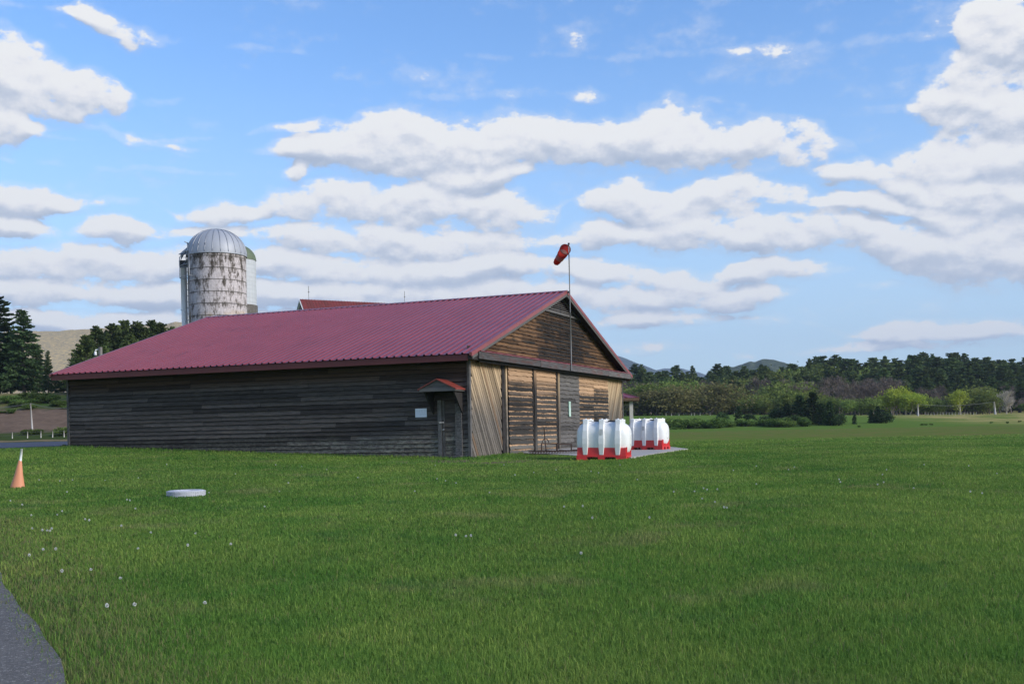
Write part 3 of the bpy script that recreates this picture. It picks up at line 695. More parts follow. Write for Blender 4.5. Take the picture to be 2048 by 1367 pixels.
def gable_wall():
    G = lambda off: (lambda s, z, d: (off + d, s, z))
    # backing
    mb = MB(); mb.quad((-.06, 0, -.3), (-.06, W, -.3), (-.06, W, 4.1), (-.06, 0, 4.1)); mb.build('lining', M['darkwood'], barn)
    mb = MB(); lo = lambda z: max(0.02, (z - ZE + .12) / SL - OE); hi = lambda z: W - lo(z)
    boards(mb, 3.95, 6.15, .155, lo, hi, G(0), .034, .040, 2.4, .11, .012)
    boards(mb, 6.15, ZR - .16, .155, lo, lambda z: min(hi(z), 8.62), G(0), .034, .040, 2.4, .11, .012)
    boards(mb, 6.15, ZR - .5, .155, lambda z: W - 8.62 + 1.2, hi, G(0), .034, .040, 2.4, .11, .012)
    o = mb.build('wall', M['gable'], barn); o['label'] = 'gable of rough boards scorched orange brown and black'
    # louvre vent
    mb = MB(); z = 6.17
    while z < ZR - .2:
        hw = (ZR - .14 - z) / SL
        mb.quad((.01, W / 2 - hw, z + .09), (.01, W / 2 + hw, z + .09), (.075, W / 2 + hw, z + .02), (.075, W / 2 - hw, z + .02), 0, random.random(), [(0, 0), (hw, 0), (hw, 1), (0, 1)])
        z += .088
    v = mb.build('louvre_vent', M['greywood'], barn)
    mb = MB()
    for sg in (-1, 1): mb.beam((.07, W / 2 + sg * (ZR - .16 - 6.15) / SL, 6.15), (.07, W / 2, ZR - .16), .04, .07, up=(1, 0, 0))
    mb.beam((.07, W / 2 - 2.8, 6.15), (.07, W / 2 + 2.8, 6.15), .04, .07)
    mb.build('frame', M['greywood'], v)
    # pent roof strip and header beam carrying the door track
    mb = MB(); N = 40
    for i in range(N):
        a, b = lerp(.02, W - .05, i / N), lerp(.02, W - .05, (i + 1) / N)
        h = .012 if i % 2 else 0
        mb.quad((.02, a, 4.02), (.02, b, 4.02), (.50, b, 3.885 + h), (.50, a, 3.885 + h)); 
        mb.quad((.50, a, 3.885 + h), (.50, b, 3.885 + h), (.50, b, 3.86), (.50, a, 3.86))
    mb.build('pent_roof', M['roof'], barn)
    mb = MB(); joints = [-.1, 6.2, 11.4, 15.9, W + .08]
    for i, (a, b) in enumerate(zip(joints, joints[1:])):
        dz = (0, -.012, -.006, -.014)[i]; dx = (0, .012, .004, .01)[i]
        n = 14; P = []
        for k in range(n):
            y0, y1 = lerp(a, b - .006, k / n), lerp(a, b - .006, (k + 1) / n)
            w0 = .008 * mnoise.noise(Vector((y0 * 2, i, 0))); w1 = .008 * mnoise.noise(Vector((y1 * 2, i, 0)))
            r = [(.41 + dx, 3.60 + dz), (.47 + dx, 3.60 + dz), (.47 + dx, 3.86 + dz), (.41 + dx, 3.86 + dz)]
            for (xa, za), (xb, zb) in zip(r, r[1:] + r[:1]):
                mb.quad((xa, y0, za + (w0 if za < 3.7 else 0)), (xa, y1, za + (w1 if za < 3.7 else 0)), (xb, y1, zb + (w1 if zb < 3.7 else 0)), (xb, y0, zb + (w0 if zb < 3.7 else 0)), 0, .3 + .2 * i, [(y0, 0), (y1, 0), (y1, 1), (y0, 1)])
            if k in (0, n - 1):
                yy = y0 if k == 0 else y1
                mb.quad(*[(x, yy, z) for x, z in r], 0, .4)
    mb.build('header_beam', M['beam'], barn)
    mb = MB(); mb.box(.20, .30, .3, W - .2, 3.50, 3.60); mb.quad((.02, 0, 3.72), (.42, 0, 3.72), (.42, W, 3.72), (.02, W, 3.72)); mb.build('door_track', M['darkwood'], barn)
    # diagonal end panels
    def diag(a0, a1, slope, w, name):
        mb = MB(); Hh = 3.66; z0 = -.12; run = Hh / slope
        s = a0 - abs(run) - w if slope > 0 else a0 - w
        # boards lean: y = s + (z - z0) / slope
        s = a0 - max(run, 0) - w; e = a1 - min(run, 0) + w
        while s < e:
            ww = w * random.uniform(.9, 1.1); rnd = random.random(); d = random.uniform(.012, .028)
            def clip(zv0, zv1): pass
            nz = 22; pts = []
            base = None; prev = None
            for k in range(nz + 1):
                z = lerp(z0, Hh, k / nz); l = s + (z - z0) / slope; r = l + ww - .026
                l2, r2 = max(l, a0), min(r, a1)
                if r2 - l2 > .004:
                    i0 = len(mb.v); mb.v += [(d, l2, z), (d, r2, z), (0, l2, z), (0, r2, z)]
                    if prev is not None:
                        u0, u1 = lerp(z0, Hh, (k - 1) / nz), z
                        mb.face((prev, prev + 1, i0 + 1, i0), [(u0, 0), (u0, 1), (u1, 1), (u1, 0)], 0, rnd)
                        mb.face((prev + 1, prev + 3, i0 + 3, i0 + 1), [(u0, 0), (u0, .1), (u1, .1), (u1, 0)], 0, rnd)
                        mb.face((prev + 2, prev, i0, i0 + 2), [(u0, 0), (u0, .1), (u1, .1), (u1, 0)], 0, rnd)
                    prev = i0
                else: prev = None
            s += ww
        o = mb.build('wall', M['diag'], barn); o['label'] = name
    diag(.09, 2.98, -1.62, .185, 'end panel of pale diagonal planks beside the side wall')
    diag(17.02, W - .05, 1.62, .185, 'far end panel of pale diagonal planks')
    mb = MB(); mb.box(.0, .05, 2.98, 3.30, -.2, 3.66); mb.build('door_jamb', M['darkwood'], barn)
    mb = MB(); mb.box(.05, .10, 3.26, 3.38, -.05, 3.58, 0, .8); mb.build('door_jamb', M['diag'], barn)
    # sliding doors
    doors = [(3.40, 6.02, .13, 'door', .195), (6.40, 8.95, .12, 'door', .19), (9.36, 12.2, .11, 'greydoor', .185), (12.22, 14.56, .07, 'door', .185), (14.58, 17.0, .06, 'door', .185)]
    for i, (a, b, off, m, ex) in enumerate(doors):
        mb = MB()
        boards(mb, .02, 3.52, ex, lambda z, a=a: a, lambda z, b=b: b, G(off), .040, .036, 6.0, .07, .014)
        mb.box(off - .05, off - .004, a + .01, b - .01, .0, 3.5)
        d = mb.build('sliding_door', M[m], barn)
        if m == 'greydoor': d['label'] = 'sliding door of silver grey boards with a pale green strip'
        mb = MB()
        for k in range(6): mb.box(off - .02, off + .03, lerp(a, b, k / 6) + .02, lerp(a, b, (k + 1) / 6) - .02, -.12, .035, 0, random.random())
        mb.build('sill', M['greywood'], d)
    for (a, b, off, m, rr) in ((6.02, 6.12, .17, 'darkwood', .2), (6.12, 6.38, .20, 'door', .2), (8.97, 9.10, .15, 'darkwood', .3), (9.10, 9.32, .19, 'diag', .2)):
        mb = MB(); n = 12
        for k in range(n):
            z0, z1 = lerp(-.05, 3.56, k / n), lerp(-.05, 3.56, (k + 1) / n); w0 = .02 * mnoise.noise(Vector((z0, a, 1))); w1 = .02 * mnoise.noise(Vector((z1, a, 1)))
            uvq = [(z0, .1), (z0, .5), (z1, .5), (z1, .1)]
            mb.quad((off, a + w0, z0), (off, b + w0, z0), (off, b + w1, z1), (off, a + w1, z1), 0, rr, uvq)
            mb.quad((off, a + w0, z0), (off - .14, a + w0, z0), (off - .14, a + w1, z1), (off, a + w1, z1), 0, rr, uvq)
            mb.quad((off, b + w0, z0), (off - .14, b + w0, z0), (off - .14, b + w1, z1), (off, b + w1, z1), 0, rr, uvq)
        mb.build('post', M[m], barn)
gable_wall()

def side_door():
    # small door in the side wall near the corner: local x = -s
    mb = MB()
    mb.box(-1.04, -.56, -.045, -.03, .12, 2.12)
    d = mb.build('door', M['darkwood'], barn)
    bb = MB(); boards(bb, .12, 2.1, .17, lambda z: .57, lambda z: .97, lambda s, z, d: (-s, -.045 - d, z), .022, .004, 9, .4); b2 = bb.build('panel', M['side'], d)
    mb = MB(); mb.tube([(-1.02, -.09, 1.32), (-1.02, -.16, 1.32), (-1.16, -.16, 1.32)], .016, 6); mb.build('handle', M['steel'], d)
    mb = MB(); mb.tube([(-1.02, -.1, 1.06), (-1.02, -.15, 1.06)], .03, 8); mb.build('lock', M['steel'], d)
    mb = MB(); mb.box(-1.26, -1.10, -.085, -.03, -.1, 2.14, 0, .7); mb.build('door_jamb', M['greywood'], barn)
    mb = MB(); mb.box(-1.07, -.98, -.075, -.03, -.12, 2.12, 0, .3); mb.build('door_jamb', M['greywood'], barn)
    mb = MB(); mb.box(-.56, -.29, -.09, -.03, .02, 1.064, 0, .6); mb.box(-.555, -.30, -.088, -.03, 1.06, 2.0, 0, .4); mb.build('door_jamb', M['greywood'], barn)
    mb = MB(); mb.box(-.98, -.12, -.42, -.02, -.2, -.04); mb.box(-.95, -.3, -.24, -.02, -.04, .1); mb.build('door_step', M['greywood'], barn)
    # canopy
    c = bpy.data.objects.new('door_canopy', None); COL.objects.link(c); c.parent = barn; c.location = (-.89, 0, 2.44)
    hw, dp, h = .70, .82, .42
    mb = MB()
    mb.v += [(-hw, -dp, 0), (hw, -dp, 0), (hw, -dp, .09), (0, -dp, h), (-hw, -dp, .09), (-hw, -dp + .03, 0), (hw, -dp + .03, 0), (hw, -dp + .03, .09), (0, -dp + .03, h), (-hw, -dp + .03, .09)]
    mb.face((0, 1, 2, 3, 4), [(-hw, 0), (hw, 0), (hw, .3), (0, 1), (-hw, .3)]); mb.face((5, 9, 8, 7, 6)); mb.face((0, 5, 6, 1))
    mb.box(-hw - .012, hw + .012, -dp - .025, -dp - .003, 0, .115, 0, .8)
    mb.build('gable_board', M['greywood'], c)
    mb = MB()
    for sg in (-1, 1):
        e = hw + .06; zz = .09 - .06 * (h - .09) / hw
        n = 6
        for k in range(n):
            y0, y1 = lerp(-dp - .07, 0, k / n), lerp(-dp - .07, 0, (k + 1) / n)
            hh = .0
            mb.quad((0, y0, h + .03), (0, y1, h + .03), (sg * e, y1, zz + .03), (sg * e, y0, zz + .03))
            ym = y0 + .02
            mb.quad((0, y0, h + .045), (0, ym, h + .045), (sg * e, ym, zz + .045), (sg * e, y0, zz + .045))
        mb.quad((0, -dp - .07, h + .03), (sg * e, -dp - .07, zz + .03), (sg * e, -dp - .07, zz), (0, -dp - .07, h))
        mb.quad((sg * e, -dp - .07, zz + .03), (sg * e, 0, zz + .03), (sg * e, 0, zz - .01), (sg * e, -dp - .07, zz - .01))
    mb.build('roof', M['canopyroof'], c)
    for sg in (-1, 1):
        mb = MB(); x = sg * (hw - .12)
        mb.v += [(x, -dp + .05, 0), (x, -.02, 0), (x, -.02, -.83), (x + .05, -dp + .05, 0), (x + .05, -.02, 0), (x + .05, -.02, -.83)]
        k = len(mb.v) - 6
        for q in ((0, 1, 2), (3, 5, 4), (0, 2, 5, 3), (1, 4, 5, 2)): mb.face([k + i for i in q])
        mb.build('bracket', M['darkwood'], c)
    mb = MB(); mb.quad((-hw, -dp + .04, .02), (hw, -dp + .04, .02), (hw, 0, .02), (-hw, 0, .02)); mb.build('ceiling', M['darkwood'], c)
    for sx in (hw, -hw):
        mb = MB(); mb.box(sx - .02, sx + .02, -dp, -.02, .0, .085); mb.build('eave_board', M['greywood'], c)
side_door()

# notice on the wall
def notice():
    p = barn_w(-1.96, -.036, 1.70)
    o = empty('notice_sheet', p, -YAW, 'white notice sheet pinned on the dark side wall left of the door', 'notice')
    T = NT(new_mat('printed_sheet')); v = T.obj(); x, y, z = T.sep(v)[:3]
    ln = T.math('MULTIPLY', T.ss(T.math('FRACT', T.math('MULTIPLY', z, 42.)), .45, .6), T.ss(T.noise(T.mul(v, (60, 1, 4)), 1, 3), .42, .55))
    inn = T.math('MULTIPLY', T.ss(T.math('ABSOLUTE', x), .20, .19), T.math('MULTIPLY', T.ss(z, .11, .10), T.ss(z, -.12, -.11)))
    c = T.mix(T.math('MULTIPLY', T.math('MULTIPLY', ln, inn), .55), (.70, .74, .84), (.30, .33, .40))
    finish(T, c, .3)
    mb = MB(); mb.box(-.235, .235, -.012, 0, -.16, .16); mb.build('sheet', T.mat, o)
    mb = MB(); mb.box(-.245, .245, -.008, .002, -.235, -.166); mb.build('backing_strip', M['greywood'], o)
notice()
def thermo():
    p = barn_w(.156, 10.65, 1.9)
    o = empty('thermometer', p, -YAW, 'narrow pale green thermometer strip on the grey sliding door', 'thermometer')
    mb = MB(); mb.box(0, .03, -.12, .12, -.34, .34); mb.build('plate', M['glass_green'], o)
    mb = MB(); mb.tube([(.034, 0, -.28), (.034, 0, .28)], .012, 6); mb.build('tube', M['white'], o)
thermo()

# windsock
def windsock():
    base = barn_w(.53, 9.95, 3.6)
    top = at_px(1132.5, 489, base.y)
    o = empty('windsock', base, 0, 'faded red windsock with a pale band on a tall thin pole before the gable', 'windsock')
    mb = MB(); H = top.z - base.z
    mb.tube([(0, 0, 0), (0, 0, 2.6)], .03, 8); mb.tube([(0, 0, 2.6), (0, 0, H)], .024, 8)
    mb.tube([(-.02, 0, 3.52), (-.22, .02, 3.52)], .05, 8)
    mb.build('pole', M['galv'], o)
    mb = MB(); mb.tube([(0, 0, H), (0, 0, H + .07)], .045, 8); mb.build('pole_cap', M['black'], o)
    mouth = at_px(1130.6, 498.5, base.y - .12) - base; tail = at_px(1113, 526, base.y + 1.35) - base
    ax = (tail - mouth); Ln = ax.length; d = ax.normalized(); sd = d.cross(Vector((0, 0, 1))).normalized(); up = sd.cross(d)
    def ring(t, r, sq=1.0): 
        c = mouth + d * (t * Ln) + Vector((0, 0, -.03 * math.sin(t * 5) * t)); return [c + sd * (r * math.cos(a)) + up * (r * sq * math.sin(a)) for a in [2 * math.pi * k / 24 for k in range(24)]]
    mb = MB(); N = 16; rs = []
    for k in range(N + 1):
        t = k / N; r = lerp(.25, .15, t ** 1.1) * (1 + .03 * math.sin(t * 23)); rs.append(len(mb.v)); mb.v += [tuple(q + Vector((.006 * mnoise.noise(q * 9), 0, .006 * mnoise.noise(q * 7)))) for q in ring(t, r, .97)]
    for k in range(N):
        for i in range(24): mb.face((rs[k] + i, rs[k] + (i + 1) % 24, rs[k + 1] + (i + 1) % 24, rs[k + 1] + i), None, 1 if 5 <= k < 10 else 0, .5, True)
    red = leaf_mat('faded_red_cloth', (.46, .075, .035), (.55, .11, .05), .4, .05); pale = leaf_mat('grubby_pale_cloth', (.40, .20, .15), (.46, .27, .21), .4, .05)
    sl = mb.build('sleeve', [red, pale], o)
    mb = MB(); rr = ring(-.01, .24); mb.tube(rr + rr[:1], .014, 6, False); mb.build('hoop', M['rust'], o)
    mb = MB(); mb.box(-.02, .02, -.03, .03, H - .42, H - .1); mb.build('swivel', M['white'], o)
windsock()

# ------------------------------------------------------------------ liquid tanks
def make_tank():
    o = empty('liquid_tank', (0, 0, 0), 0, '', 'tank')
    T1 = Matrix.Identity(4)
    mb = MB(); NS, NA = 40, 48; LX = .87; st = len(mb.v)
    for i in range(NS + 1):
        u = lerp(-1, 1, i / NS); xx = LX * math.sin(u * math.pi / 2) if abs(u) > .0 else 0
        q = abs(xx) / LX; k = (1 - q ** 4.2) ** (1 / 2.6)
        k = .30 + .70 * k if q < 1 else .30
        for j in range(NA):
            a = 2 * math.pi * j / NA; ca, sa = math.cos(a), math.sin(a); e = .68
            yy = .54 * k * math.copysign(abs(ca) ** e, ca); zz = .665 + .575 * (k * .93 + .07 * (k > .5) * k) * math.copysign(abs(sa) ** e, sa)
            mb.v.append((xx, yy, max(zz, .14)))
    for i in range(NS):
        for j in range(NA):
            a = st + i * NA; mb.face((a + j, a + (j + 1) % NA, a + NA + (j + 1) % NA, a + NA + j), None, 0, .5, True)
    mb.face([st + j for j in range(NA)]); mb.face([st + NS * NA + j for j in reversed(range(NA))])
    mb.build('tank_body', M['tank'], o)
    out = [(-.545, .17, .070), (-.60, .52, .10), (-.605, .70, .102), (-.585, .95, .088), (-.52, 1.16, .082), (-.50, 1.30, .088), (-.47, 1.315, .085), (.47, 1.315, .085), (.50, 1.30, .088), (.52, 1.16, .082), (.585, .95, .088), (.605, .70, .102), (.60, .52, .10), (.545, .17, .070)]
    for xc in (-.53, 0, .53):
        mb = MB(); st = len(mb.v); n = len(out)
        for (y, z, hw) in out:
            iy = y * .78; iz = min(z, 1.12) if abs(y) < .56 else z
            mb.v += [(xc - hw, y * .97, z), (xc - hw * .8, y, z), (xc + hw * .8, y, z), (xc + hw, y * .97, z), (xc + hw * 1.05, iy, iz if z < 1.2 else z - .16), (xc - hw * 1.05, iy, iz if z < 1.2 else z - .16)]
        for i in range(n - 1):
            a = st + i * 6
            for k in range(6): mb.face((a + k, a + (k + 1) % 6, a + 6 + (k + 1) % 6, a + 6 + k), None, 0, .5, False)
        mb.face([st + k for k in range(6)]); mb.face([st + (n - 1) * 6 + k for k in range(6)])
        for yy in (-.42, .42): mb.tube([(xc, yy, 1.31), (xc, yy, 1.345)], .03, 8)
        r = mb.build('rib', M['tank'], o)
    # red base with fork pockets
    mb = MB(); X, Y = .80, .535; B = .115
    mb.v += [(-X, -Y, B), (X, -Y, B), (X, Y, B), (-X, Y, B), (-X + .01, -Y + .015, .40), (X - .01, -Y + .015, .40), (X - .01, Y - .015, .40), (-X + .01, Y - .015, .40)]
    for q in ((0, 1, 5, 4), (1, 2, 6, 5), (2, 3, 7, 6), (3, 0, 4, 7), (3, 2, 1, 0), (4, 5, 6, 7)): mb.face(q)
    for xa, xb in ((-X - .012, -.47), (-.11, .11), (.47, X + .012)):
        for ya, yb in ((-Y - .012, -.32), (-.1, .1), (.32, Y + .012)):
            mb.box(xa, xb, ya, yb, 0, B - .0)
    for xa, xb in ((-.47, -.11), (.11, .47)): mb.box(xa, xb, -Y - .008, -Y + .05, .095, B)
    mb.box(-X - .012, X + .012, -Y - .014, -Y + .01, B - .012, B + .03); mb.box(X - .01, X + .014, -Y - .01, Y + .01, B - .012, B + .03)
    for k in range(4):
        y = lerp(-.42, .42, k / 3); mb.box(X - .02, X + .02, y - .03, y + .03, B + .03, .42)
    mb.build('pallet_base', M['pallet'], o)
    mb = MB()
    mb.lathe([(0.0, .07), (.13, .07), (.15, .05), (.15, 0), (.17, 0)], 20, (.27, -.05, 1.215)); mb.build('lid', M['black'], o); mb = MB(); mb.lathe([(0.0, .06), (.09, .06), (.09, 0)], 16, (-.24, .1, 1.215)); 
    mb.build('lid', M['black'], o)
    mb = MB(); mb.tube([(-.45, -.3, 1.27), (-.3, -.33, 1.235), (-.12, -.28, 1.24)], .012, 6); mb.build('strap', M['galv'], o); mb = MB(); mb.tube([(.05, -.36, 1.225), (.2, -.36, 1.22)], .01, 6); mb.build('strap', M['galv'], o)
    mb = MB(); mb.box(-.055, .055, -.612, -.606, .82, 1.0); lb = mb.build('warning_plate', paint('scuffed_plate', (.55, .55, .54), .2, .6, 30, (.2, .2, .2), .7), o)
    lb.rotation_euler = (0, 0, 0)
    return o
tank = make_tank()
def put_tank(o, px, py, Y, rz, label, tilt):
    c = on_ground(px, py); c.z += Y; o.rotation_euler = (0, tilt, rz)
    m = Matrix.Rotation(rz, 3, 'Z') @ (Vector((.80, -.535, 0)) * o.scale[0])
    o.location = (c.x - m.x, c.y - m.y, c.z); o['label'] = label; o['group'] = 'white and red tanks by the barn'
tank.scale = (1.02, 1.02, 1.02)
put_tank(tank, 1252, 919, .0, R(-15), 'nearer white plastic tank on a red base, standing at the edge of the grass', R(1.2))
t2 = copy_tree(tank); t2.scale = (.95, .95, .95)
put_tank(t2, 1324.5, 901.5, .06, R(-26), 'farther white plastic tank on a red base, partly hidden by the nearer one', R(.3))

# ------------------------------------------------------------------ harrow by the doors
def harrow():
    c = on_ground(1108, 909.5); c.z += .06
    o = empty('harrow', c, R(14), 'rusty spike tooth farm harrow with an upright lever lying before the sliding doors', 'farm harrow')
    S0 = .92
    mb = MB()
    for y in (-.35, 0, .35): mb.beam((-.85, y, .10), (.95, y, .10), .05, .045)
    for x in (-.85, -.25, .35, .95): mb.beam((x, -.4, .125), (x, .4, .125), .05, .03)
    mb.beam((-.55, -.1, .42), (.72, -.1, .36), .04, .05); mb.beam((-.55, -.1, .1), (-.55, -.1, .44), .05, .04, up=(1, 0, 0)); mb.beam((.72, -.1, .1), (.72, -.1, .38), .05, .04, up=(1, 0, 0)); mb.beam((.1, -.1, .1), (.1, -.1, .42), .09, .05, up=(1, 0, 0))
    mb.beam((.95, 0, .12), (1.45, -.05, .13), .05, .04); mb.beam((-.85, 0, .12), (-1.1, -.1, .1), .05, .04)
    mb.beam((1.1, -.25, .12), (1.35, .2, .14), .05, .04)
    mb.build('frame', M['rust'], o)
    mb = MB(); a = [(-.38 + .14 * math.cos(t), -.1, .44 + .18 * math.sin(t)) for t in [math.pi * k / 10 for k in range(11)]]; mb.tube(a, .018, 6)
    mb.build('quadrant', M['rust'], o)
    mb = MB(); mb.tube([(-.36, -.1, .15), (-.40, -.1, .55), (-.43, -.1, 1.10)], [.028, .024, .016], 6); mb.build('lever', M['rust'], o)
    mb = MB()
    for y in (-.38, -.12, .14, .38):
        mb = MB()
        for k in range(17):
            x = -.98 + k * .118 + y * .1; mb.tube([(x, y, .13), (x + .02, y - .03, .06), (x - .05, y - .09, -.03)], [.013, .012, .005], 5)
        mb.build('tine_row', M['rust'], o)
    o.scale = (S0, S0, S0)
harrow()

# ------------------------------------------------------------------ lawn furniture
def cone():
    p = at_px(36.5, 975, 26.4); p.z = gtri(p.x, p.y) - .01
    o = empty('marker_cone', p, 0, 'faded orange flattened marker cone with a white stake through its tip, on the lawn', 'marker cone')
    mb = MB(); n = 20; st = 0; prof = [(0, .178, -.02), (.1, .16, -.012), (.35, .10, .02), (.66, .047, .057), (.70, .034, .06)]
    for (z, r, sx) in prof:
        for k in range(n):
            a = 2 * math.pi * k / n; mb.v.append((sx + r * math.cos(a), r * .8 * math.sin(a), z))
    for i in range(len(prof) - 1):
        for k in range(n): mb.face((i * n + k, i * n + (k + 1) % n, (i + 1) * n + (k + 1) % n, (i + 1) * n + k), None, 0, .5, True)
    mb.face([(len(prof) - 1) * n + k for k in range(n)])
    mb.build('cone', M['orange'], o)
    mb = MB(); mb.tube([(.045, 0, .5), (.108, 0, .98)], .029, 12); mb.build('stake', M['whitepipe'], o)
cone()
def tyre():
    p = at_px(372.5, 996, 22.5); p.z = gtri(p.x, p.y) - .01
    o = empty('white_tyre', p, 0, 'white painted tyre lying flat in the grass', 'tyre')
    mb = MB(); prof = []; n = 20
    for k in range(n + 1):
        a = 2 * math.pi * k / n; ca, sa = math.cos(a), math.sin(a)
        prof.append((.335 + .095 * math.copysign(abs(ca) ** .55, ca), .085 + .085 * math.copysign(abs(sa) ** .6, sa)))
    mb.lathe(prof, 64); 
    o.scale = (.92, .92, .85)
    mb.build('carcass', M['tyre'], o)
    mb = MB()
    for i in range(56):
        t = 2 * math.pi * i / 56
        for z0, z1 in ((.02, .075), (.095, .15)):
            r0, r1 = .424, .438; t1 = t + 2 * math.pi / 56 * .8
            P = [(r * math.cos(tt), r * math.sin(tt), z) for z in (z0, z1) for tt in (t, t1) for r in (r0, r1)]
            k = len(mb.v); mb.v += P
            for q in ((0, 1, 3, 2), (4, 6, 7, 5), (0, 4, 5, 1), (2, 3, 7, 6), (1, 5, 7, 3)): mb.face([k + j for j in q])
    mb.build('tread', M['tyre'], o)
tyre()
def drain():
    p = at_px(128.5, 893.5, 50.5)
    o = empty('drain_pipe', p, R(10), 'black pipe end lying by the far corner of the barn', 'pipe')
    mb = MB(); mb.tube([(0, 0, 0), (.3, 1.4, -.02)], .125, 20, False); mb.build('pipe', M['black'], o)
    mb = MB(); mb.tube([(0, -.005, 0), (.012, .05, 0)], .14, 20, False); mb.tube([(.02, .1, 0), (.021, .101, 0)], .12, 20, True); mb.build('rim', M['black'], o)
drain()

# ------------------------------------------------------------------ silos, old barn, pavilion
def silos():
    Y = 111.0; c = at_px(437.5, 700, Y); c.z = gtri(c.x, c.y) - .1
    rim = at_px(437, 503, Y - 3).z - c.z + .05; top = at_px(437, 458.5, Y).z - c.z
    o = empty('silo', c, 0, 'tall concrete silo with peeling whitewash and a silver ribbed dome', 'silo')
    RR = 2.98
    mb = MB(); prof = [(RR, 0)]; z = -.35
    nb = int(rim / 1.22) + 1
    for k in range(1, nb + 1):
        z = 1.22 * k - .35
        if z < rim - .2: prof += [(RR, z - .05), (RR - .05, z - .015), (RR - .05, z + .015), (RR, z + .05)]
    prof += [(RR, rim)]
    mb.lathe(prof, 96, smooth=False); mb.build('wall', M['silo'], o)
    mb = MB(); H = top - rim; dprof = [(RR + .10, -.10), (RR + .10, .05)]
    for k in range(1, 15):
        a = math.pi / 2 * k / 14; dprof.append(((RR + .08) * math.cos(a) ** .92 if k < 14 else .22, .05 + (H - .1) * math.sin(a)))
    dprof.append((0, H))
    mb.lathe(dprof, 72, smooth=True); dm = mb.build('dome', M['dome'], o, (0, 0, rim))
    mb = MB()
    for k in range(24):
        a = 2 * math.pi * (k + .5) / 24
        mb.tube([((r + .01) * math.cos(a), (r + .01) * math.sin(a), zz) for r, zz in dprof[1:-1]], .04, 4)
    mb.build('seam', M['steel'], dm)
    mb = MB(); mb.lathe([(.42, 0), (.38, .1), (.0, .16)], 16, (0, 0, H - .1)); mb.build('cap', M['galv'], dm)
    # ladder on the left
    A = R(214); ux, uy = math.cos(A), math.sin(A)
    px_, py_ = -uy, ux
    mb = MB()
    for sg in (-1, 1):
        mb.tube([(ux * (RR + .16) + px_ * .27 * sg, uy * (RR + .16) + py_ * .27 * sg, .3), (ux * (RR + .16) + px_ * .27 * sg, uy * (RR + .16) + py_ * .27 * sg, rim + .3)], .05, 5)
    z = 1
    while z < rim: mb.tube([(ux * (RR + .16) + px_ * .27, uy * (RR + .16) + py_ * .27, z), (ux * (RR + .16) - px_ * .27, uy * (RR + .16) - py_ * .27, z)], .035, 4); z += .62
    mb.build('ladder', M['steel'], o)
    mb = MB()
    for A2 in (R(196), R(238)):
        a = (math.cos(A2) * (RR + .05), math.sin(A2) * (RR + .05)); b = (math.cos(A2) * (RR + .75), math.sin(A2) * (RR + .75))
        mb.tube([(*a, rim - .2), (*b, rim - .2), (*b, rim - 2.4), (*a, rim - 2.4)], .045, 5)
    for zz in (-.2, -1.2, -2.4):
        q = [(math.cos(t) * (RR + .72), math.sin(t) * (RR + .72), rim + zz) for t in [R(196 + k * 6) for k in range(8)]]; mb.tube(q, .035, 4)
    mb.build('ladder_cage', M['steel'], o)
    # chute pipe standing left of it
    pb = at_px(369, 640, Y - .5) - c; tp = at_px(366.5, 533, Y - .5) - c
    mb = MB(); mb.tube([(pb.x + .1, pb.y, 0), (pb.x, pb.y, pb.z), (tp.x, tp.y, tp.z)], .29, 14); mb.tube([(pb.x - .03, pb.y, pb.z + 1.0), (pb.x - .03, pb.y, pb.z + 1.12)], .34, 14); mb.build('filler_pipe', M['whitepipe'], o)
    mb = MB(); mb.box(tp.x - .34, tp.x + .42, tp.y - .3, tp.y + .3, tp.z, tp.z + .62); mb.build('hopper', M['black'], o)
    mb = MB()
    pts = [Vector((tp.x + .3, tp.y, tp.z + .6)), Vector((tp.x - .25, tp.y, tp.z + .6)), Vector((tp.x - .1, tp.y, tp.z + 1.3)), Vector((tp.x + .5, tp.y, tp.z + 1.75)), Vector((-RR * .9, -.6, rim + .45))]
    mb.tube(pts[1:], [.06, .22, .25, .2], 8)
    mb.tube([(tp.x - .35, tp.y - .3, tp.z + 1.25), (tp.x + 1.2, tp.y - .3, tp.z + 1.5), (-RR * .8, -1.2, rim)], .06, 5); mb.tube([(tp.x - .3, tp.y - .3, tp.z - .1), (tp.x + 1.3, tp.y - .3, tp.z - .1)], .06, 5)
    mb.tube([(tp.x + .5, tp.y, tp.z + 1.4), (tp.x + .5, tp.y, tp.z + 2.5)], .05, 5); mb.tube([(tp.x + .2, tp.y, tp.z + 2.6), (tp.x + 1.1, tp.y, tp.z + 2.15)], .05, 5)
    mb.tube([(tp.x, tp.y - .3, tp.z + .1), (tp.x + 1.1, tp.y - .2, tp.z + 1.4)], .05, 5)
    mb.build('filler_frame', M['steel'], o)
    # smaller silo behind
    Y2 = 128; c2 = at_px(476, 700, Y2); c2.z = gtri(c2.x, c2.y) - .1; r2 = at_px(512.3, 600, Y2).x - c2.x
    rim2 = at_px(500, 521, Y2).z - c2.z; zb = at_px(500, 611, Y2).z - c2.z
    o2 = empty('silo', c2, 0, 'smaller pale stave silo with a mossy green dome half hidden behind the first', 'silo')
    mb = MB(); mb.lathe([(r2, zb), (r2, rim2)], 48); mb.build('wall', M['stave'], o2)
    mb = MB(); mb.lathe([(r2 + .12, 0), (r2 + .12, zb), (0, zb)], 48); mb.build('base', M['darkconc'], o2)
    mb = MB(); mb.lathe([((r2 + .06) * math.cos(math.pi / 2 * k / 12), 2.0 * math.sin(math.pi / 2 * k / 12)) for k in range(13)], 48); mb.build('dome', M['greendome'], o2, (0, 0, rim2))
silos()

